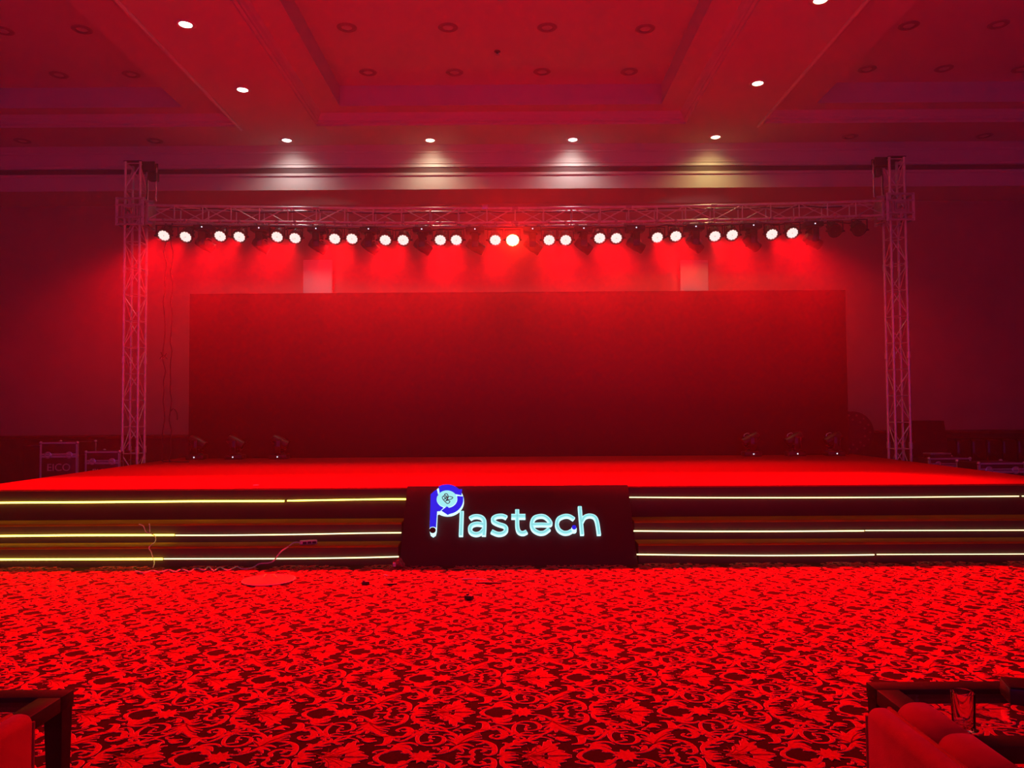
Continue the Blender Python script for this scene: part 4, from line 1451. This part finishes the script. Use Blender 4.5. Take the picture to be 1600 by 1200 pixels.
def armchair(x0, yf, label):
    """faces the stage (+y); x0 = left outer face, yf = front of the arms"""
    W, D = 0.86, 0.82
    t = thing('armchair', label, 'armchair', (x0 + W / 2, yf - D / 2, 0), 'red velvet armchairs')
    hw, hd = W / 2, D / 2
    for s in (-1, 1):
        a = MB()
        xa, xb = sorted((s * hw, s * (hw - 0.075)))
        rounded_slab(a, xa, xb, -hd + 0.02, hd, 0.12, 0.700, 0.030)
        arm = a.build('arm', M['velvet'], t)
        pp = MB()
        xo = s * (hw - 0.068)
        pp.tube([(xo, -hd + 0.04, 0.695), (xo, hd - 0.012, 0.695), (xo, hd - 0.004, 0.685), (xo, hd - 0.002, 0.15)], 0.006, 6)
        xo2 = s * (hw - 0.004)
        pp.tube([(xo2, hd - 0.006, 0.15), (xo2, hd - 0.006, 0.672)], 0.005, 6)
        pp.build('piping', M['piping'], arm)
        xa, xb = sorted((s * (hw - 0.075), s * (hw - 0.205)))
        ny = 3
        seg = (D - 0.16) / ny
        for i in range(ny):
            c = MB()
            ya = -hd + 0.14 + i * seg
            rounded_slab(c, xa, xb, ya, ya + seg + 0.003, 0.40, 0.722, 0.055, 7)
            c.build('arm_pad', M['velvet'], t)
    MB().box(-hw + 0.10, hw - 0.10, -hd + 0.10, hd - 0.02, 0.12, 0.30, 0.02).build('seat_base', M['velvet'], t)
    MB().box(-hw + 0.21, hw - 0.21, -hd + 0.20, hd - 0.01, 0.30, 0.43, 0.035).build('seat_cushion', M['velvet'], t)
    MB().box(-hw + 0.05, hw - 0.05, -hd, -hd + 0.12, 0.12, 0.80, 0.035).build('backrest', M['velvet'], t)
    MB().box(-hw + 0.21, hw - 0.21, -hd + 0.11, -hd + 0.24, 0.42, 0.79, 0.045).build('back_cushion', M['velvet'], t)
    for sx in (-1, 1):
        for sy in (-1, 1):
            MB().lathe([(0.018, 0.0), (0.028, 0.12)], 12, Matrix.Translation((sx * (hw - 0.06), sy * (hd - 0.06), 0))).build('leg', M['dark_wood'], t)
    return t


armchair(1.065, 2.365, 'red velvet armchair in front of the coffee table that holds the tumbler')
armchair(-1.445 - 0.86, 2.355, 'red velvet armchair whose arm shows at the lower left corner')

c = on(1506, 1139, 0.541)
t = thing('tumbler', 'clear empty glass tumbler standing on the glass coffee table', 'glass', c)
mb = MB()
mb.lathe([(0.0, 0.001), (0.034, 0.0), (0.036, 0.006), (0.0345, 0.02), (0.0365, 0.12), (0.0355, 0.122), (0.0340, 0.12), (0.0320, 0.022), (0.029, 0.014), (0.0, 0.012)], 32, None, False)
mb.build('wall', M['tumbler_glass'], t)
mb = MB().lathe([(0.034, 0.0), (0.043, 0.001), (0.044, 0.004), (0.036, 0.007)], 32, None, False)
mb.build('base', M['tumbler_glass'], t)

t = thing('tissue_box', 'black box lying at the right end of the tumbler table', 'box', (1.895, 2.77, 0.55), None, (0, 0, -0.30))
MB().box(-0.13, 0.15, -0.06, 0.06, 0.0, 0.058, 0.006).build('body', M['black_plastic'], t)
MB().box(-0.128, 0.148, -0.058, 0.058, 0.058, 0.064, 0.003).build('top', M['dark_wood'], t)

# ------------------------------------------------------------------ stage haze filling the hall
hz = MB().box(RX0 + 0.02, RX1 - 0.02, -0.6, WALLY - 0.04, 0.004, ZTOP - 0.005).build('haze', None, None, False)
hm = bpy.data.materials.new('stage_haze')
hm.use_nodes = True
nt = hm.node_tree
nt.nodes.remove(nt.nodes['Principled BSDF'])
vs_ = nt.nodes.new('ShaderNodeVolumeScatter')
vs_.inputs['Color'].default_value = (1, 1, 1, 1)
tc_ = nt.nodes.new('ShaderNodeTexCoord')
sx_ = nt.nodes.new('ShaderNodeSeparateXYZ')
nt.links.new(tc_.outputs['Object'], sx_.inputs[0])
mr_ = nt.nodes.new('ShaderNodeMapRange')
mr_.inputs['From Min'].default_value, mr_.inputs['From Max'].default_value = 0.0, 7.2
nt.links.new(sx_.outputs['Z'], mr_.inputs['Value'])
cr_ = nt.nodes.new('ShaderNodeValToRGB')          # smoke hangs in a bank under the warm lamps
el = cr_.color_ramp.elements
el[0].position, el[1].position = HAZE_BANK[0][0] / 7.2, HAZE_BANK[-1][0] / 7.2
el[0].color, el[1].color = (*[HAZE_BANK[0][1]] * 3, 1), (*[HAZE_BANK[-1][1]] * 3, 1)
for h_, v_ in HAZE_BANK[1:-1]:
    e_ = el.new(h_ / 7.2)
    e_.color = (v_, v_, v_, 1)
nt.links.new(mr_.outputs[0], cr_.inputs['Fac'])
ml_ = nt.nodes.new('ShaderNodeMath')
ml_.operation = 'MULTIPLY'
ml_.inputs[1].default_value = HAZE_DENSITY
nt.links.new(cr_.outputs['Color'], ml_.inputs[0])
nt.links.new(ml_.outputs[0], vs_.inputs['Density'])
vs_.inputs['Anisotropy'].default_value = HAZE_G
nt.links.new(vs_.outputs[0], nt.nodes['Material Output'].inputs['Volume'])
hz.data.materials.clear()
hz.data.materials.append(hm)
hz['kind'] = 'stuff'
tag(hz, 'thin stage haze hanging through the whole hall', 'haze')
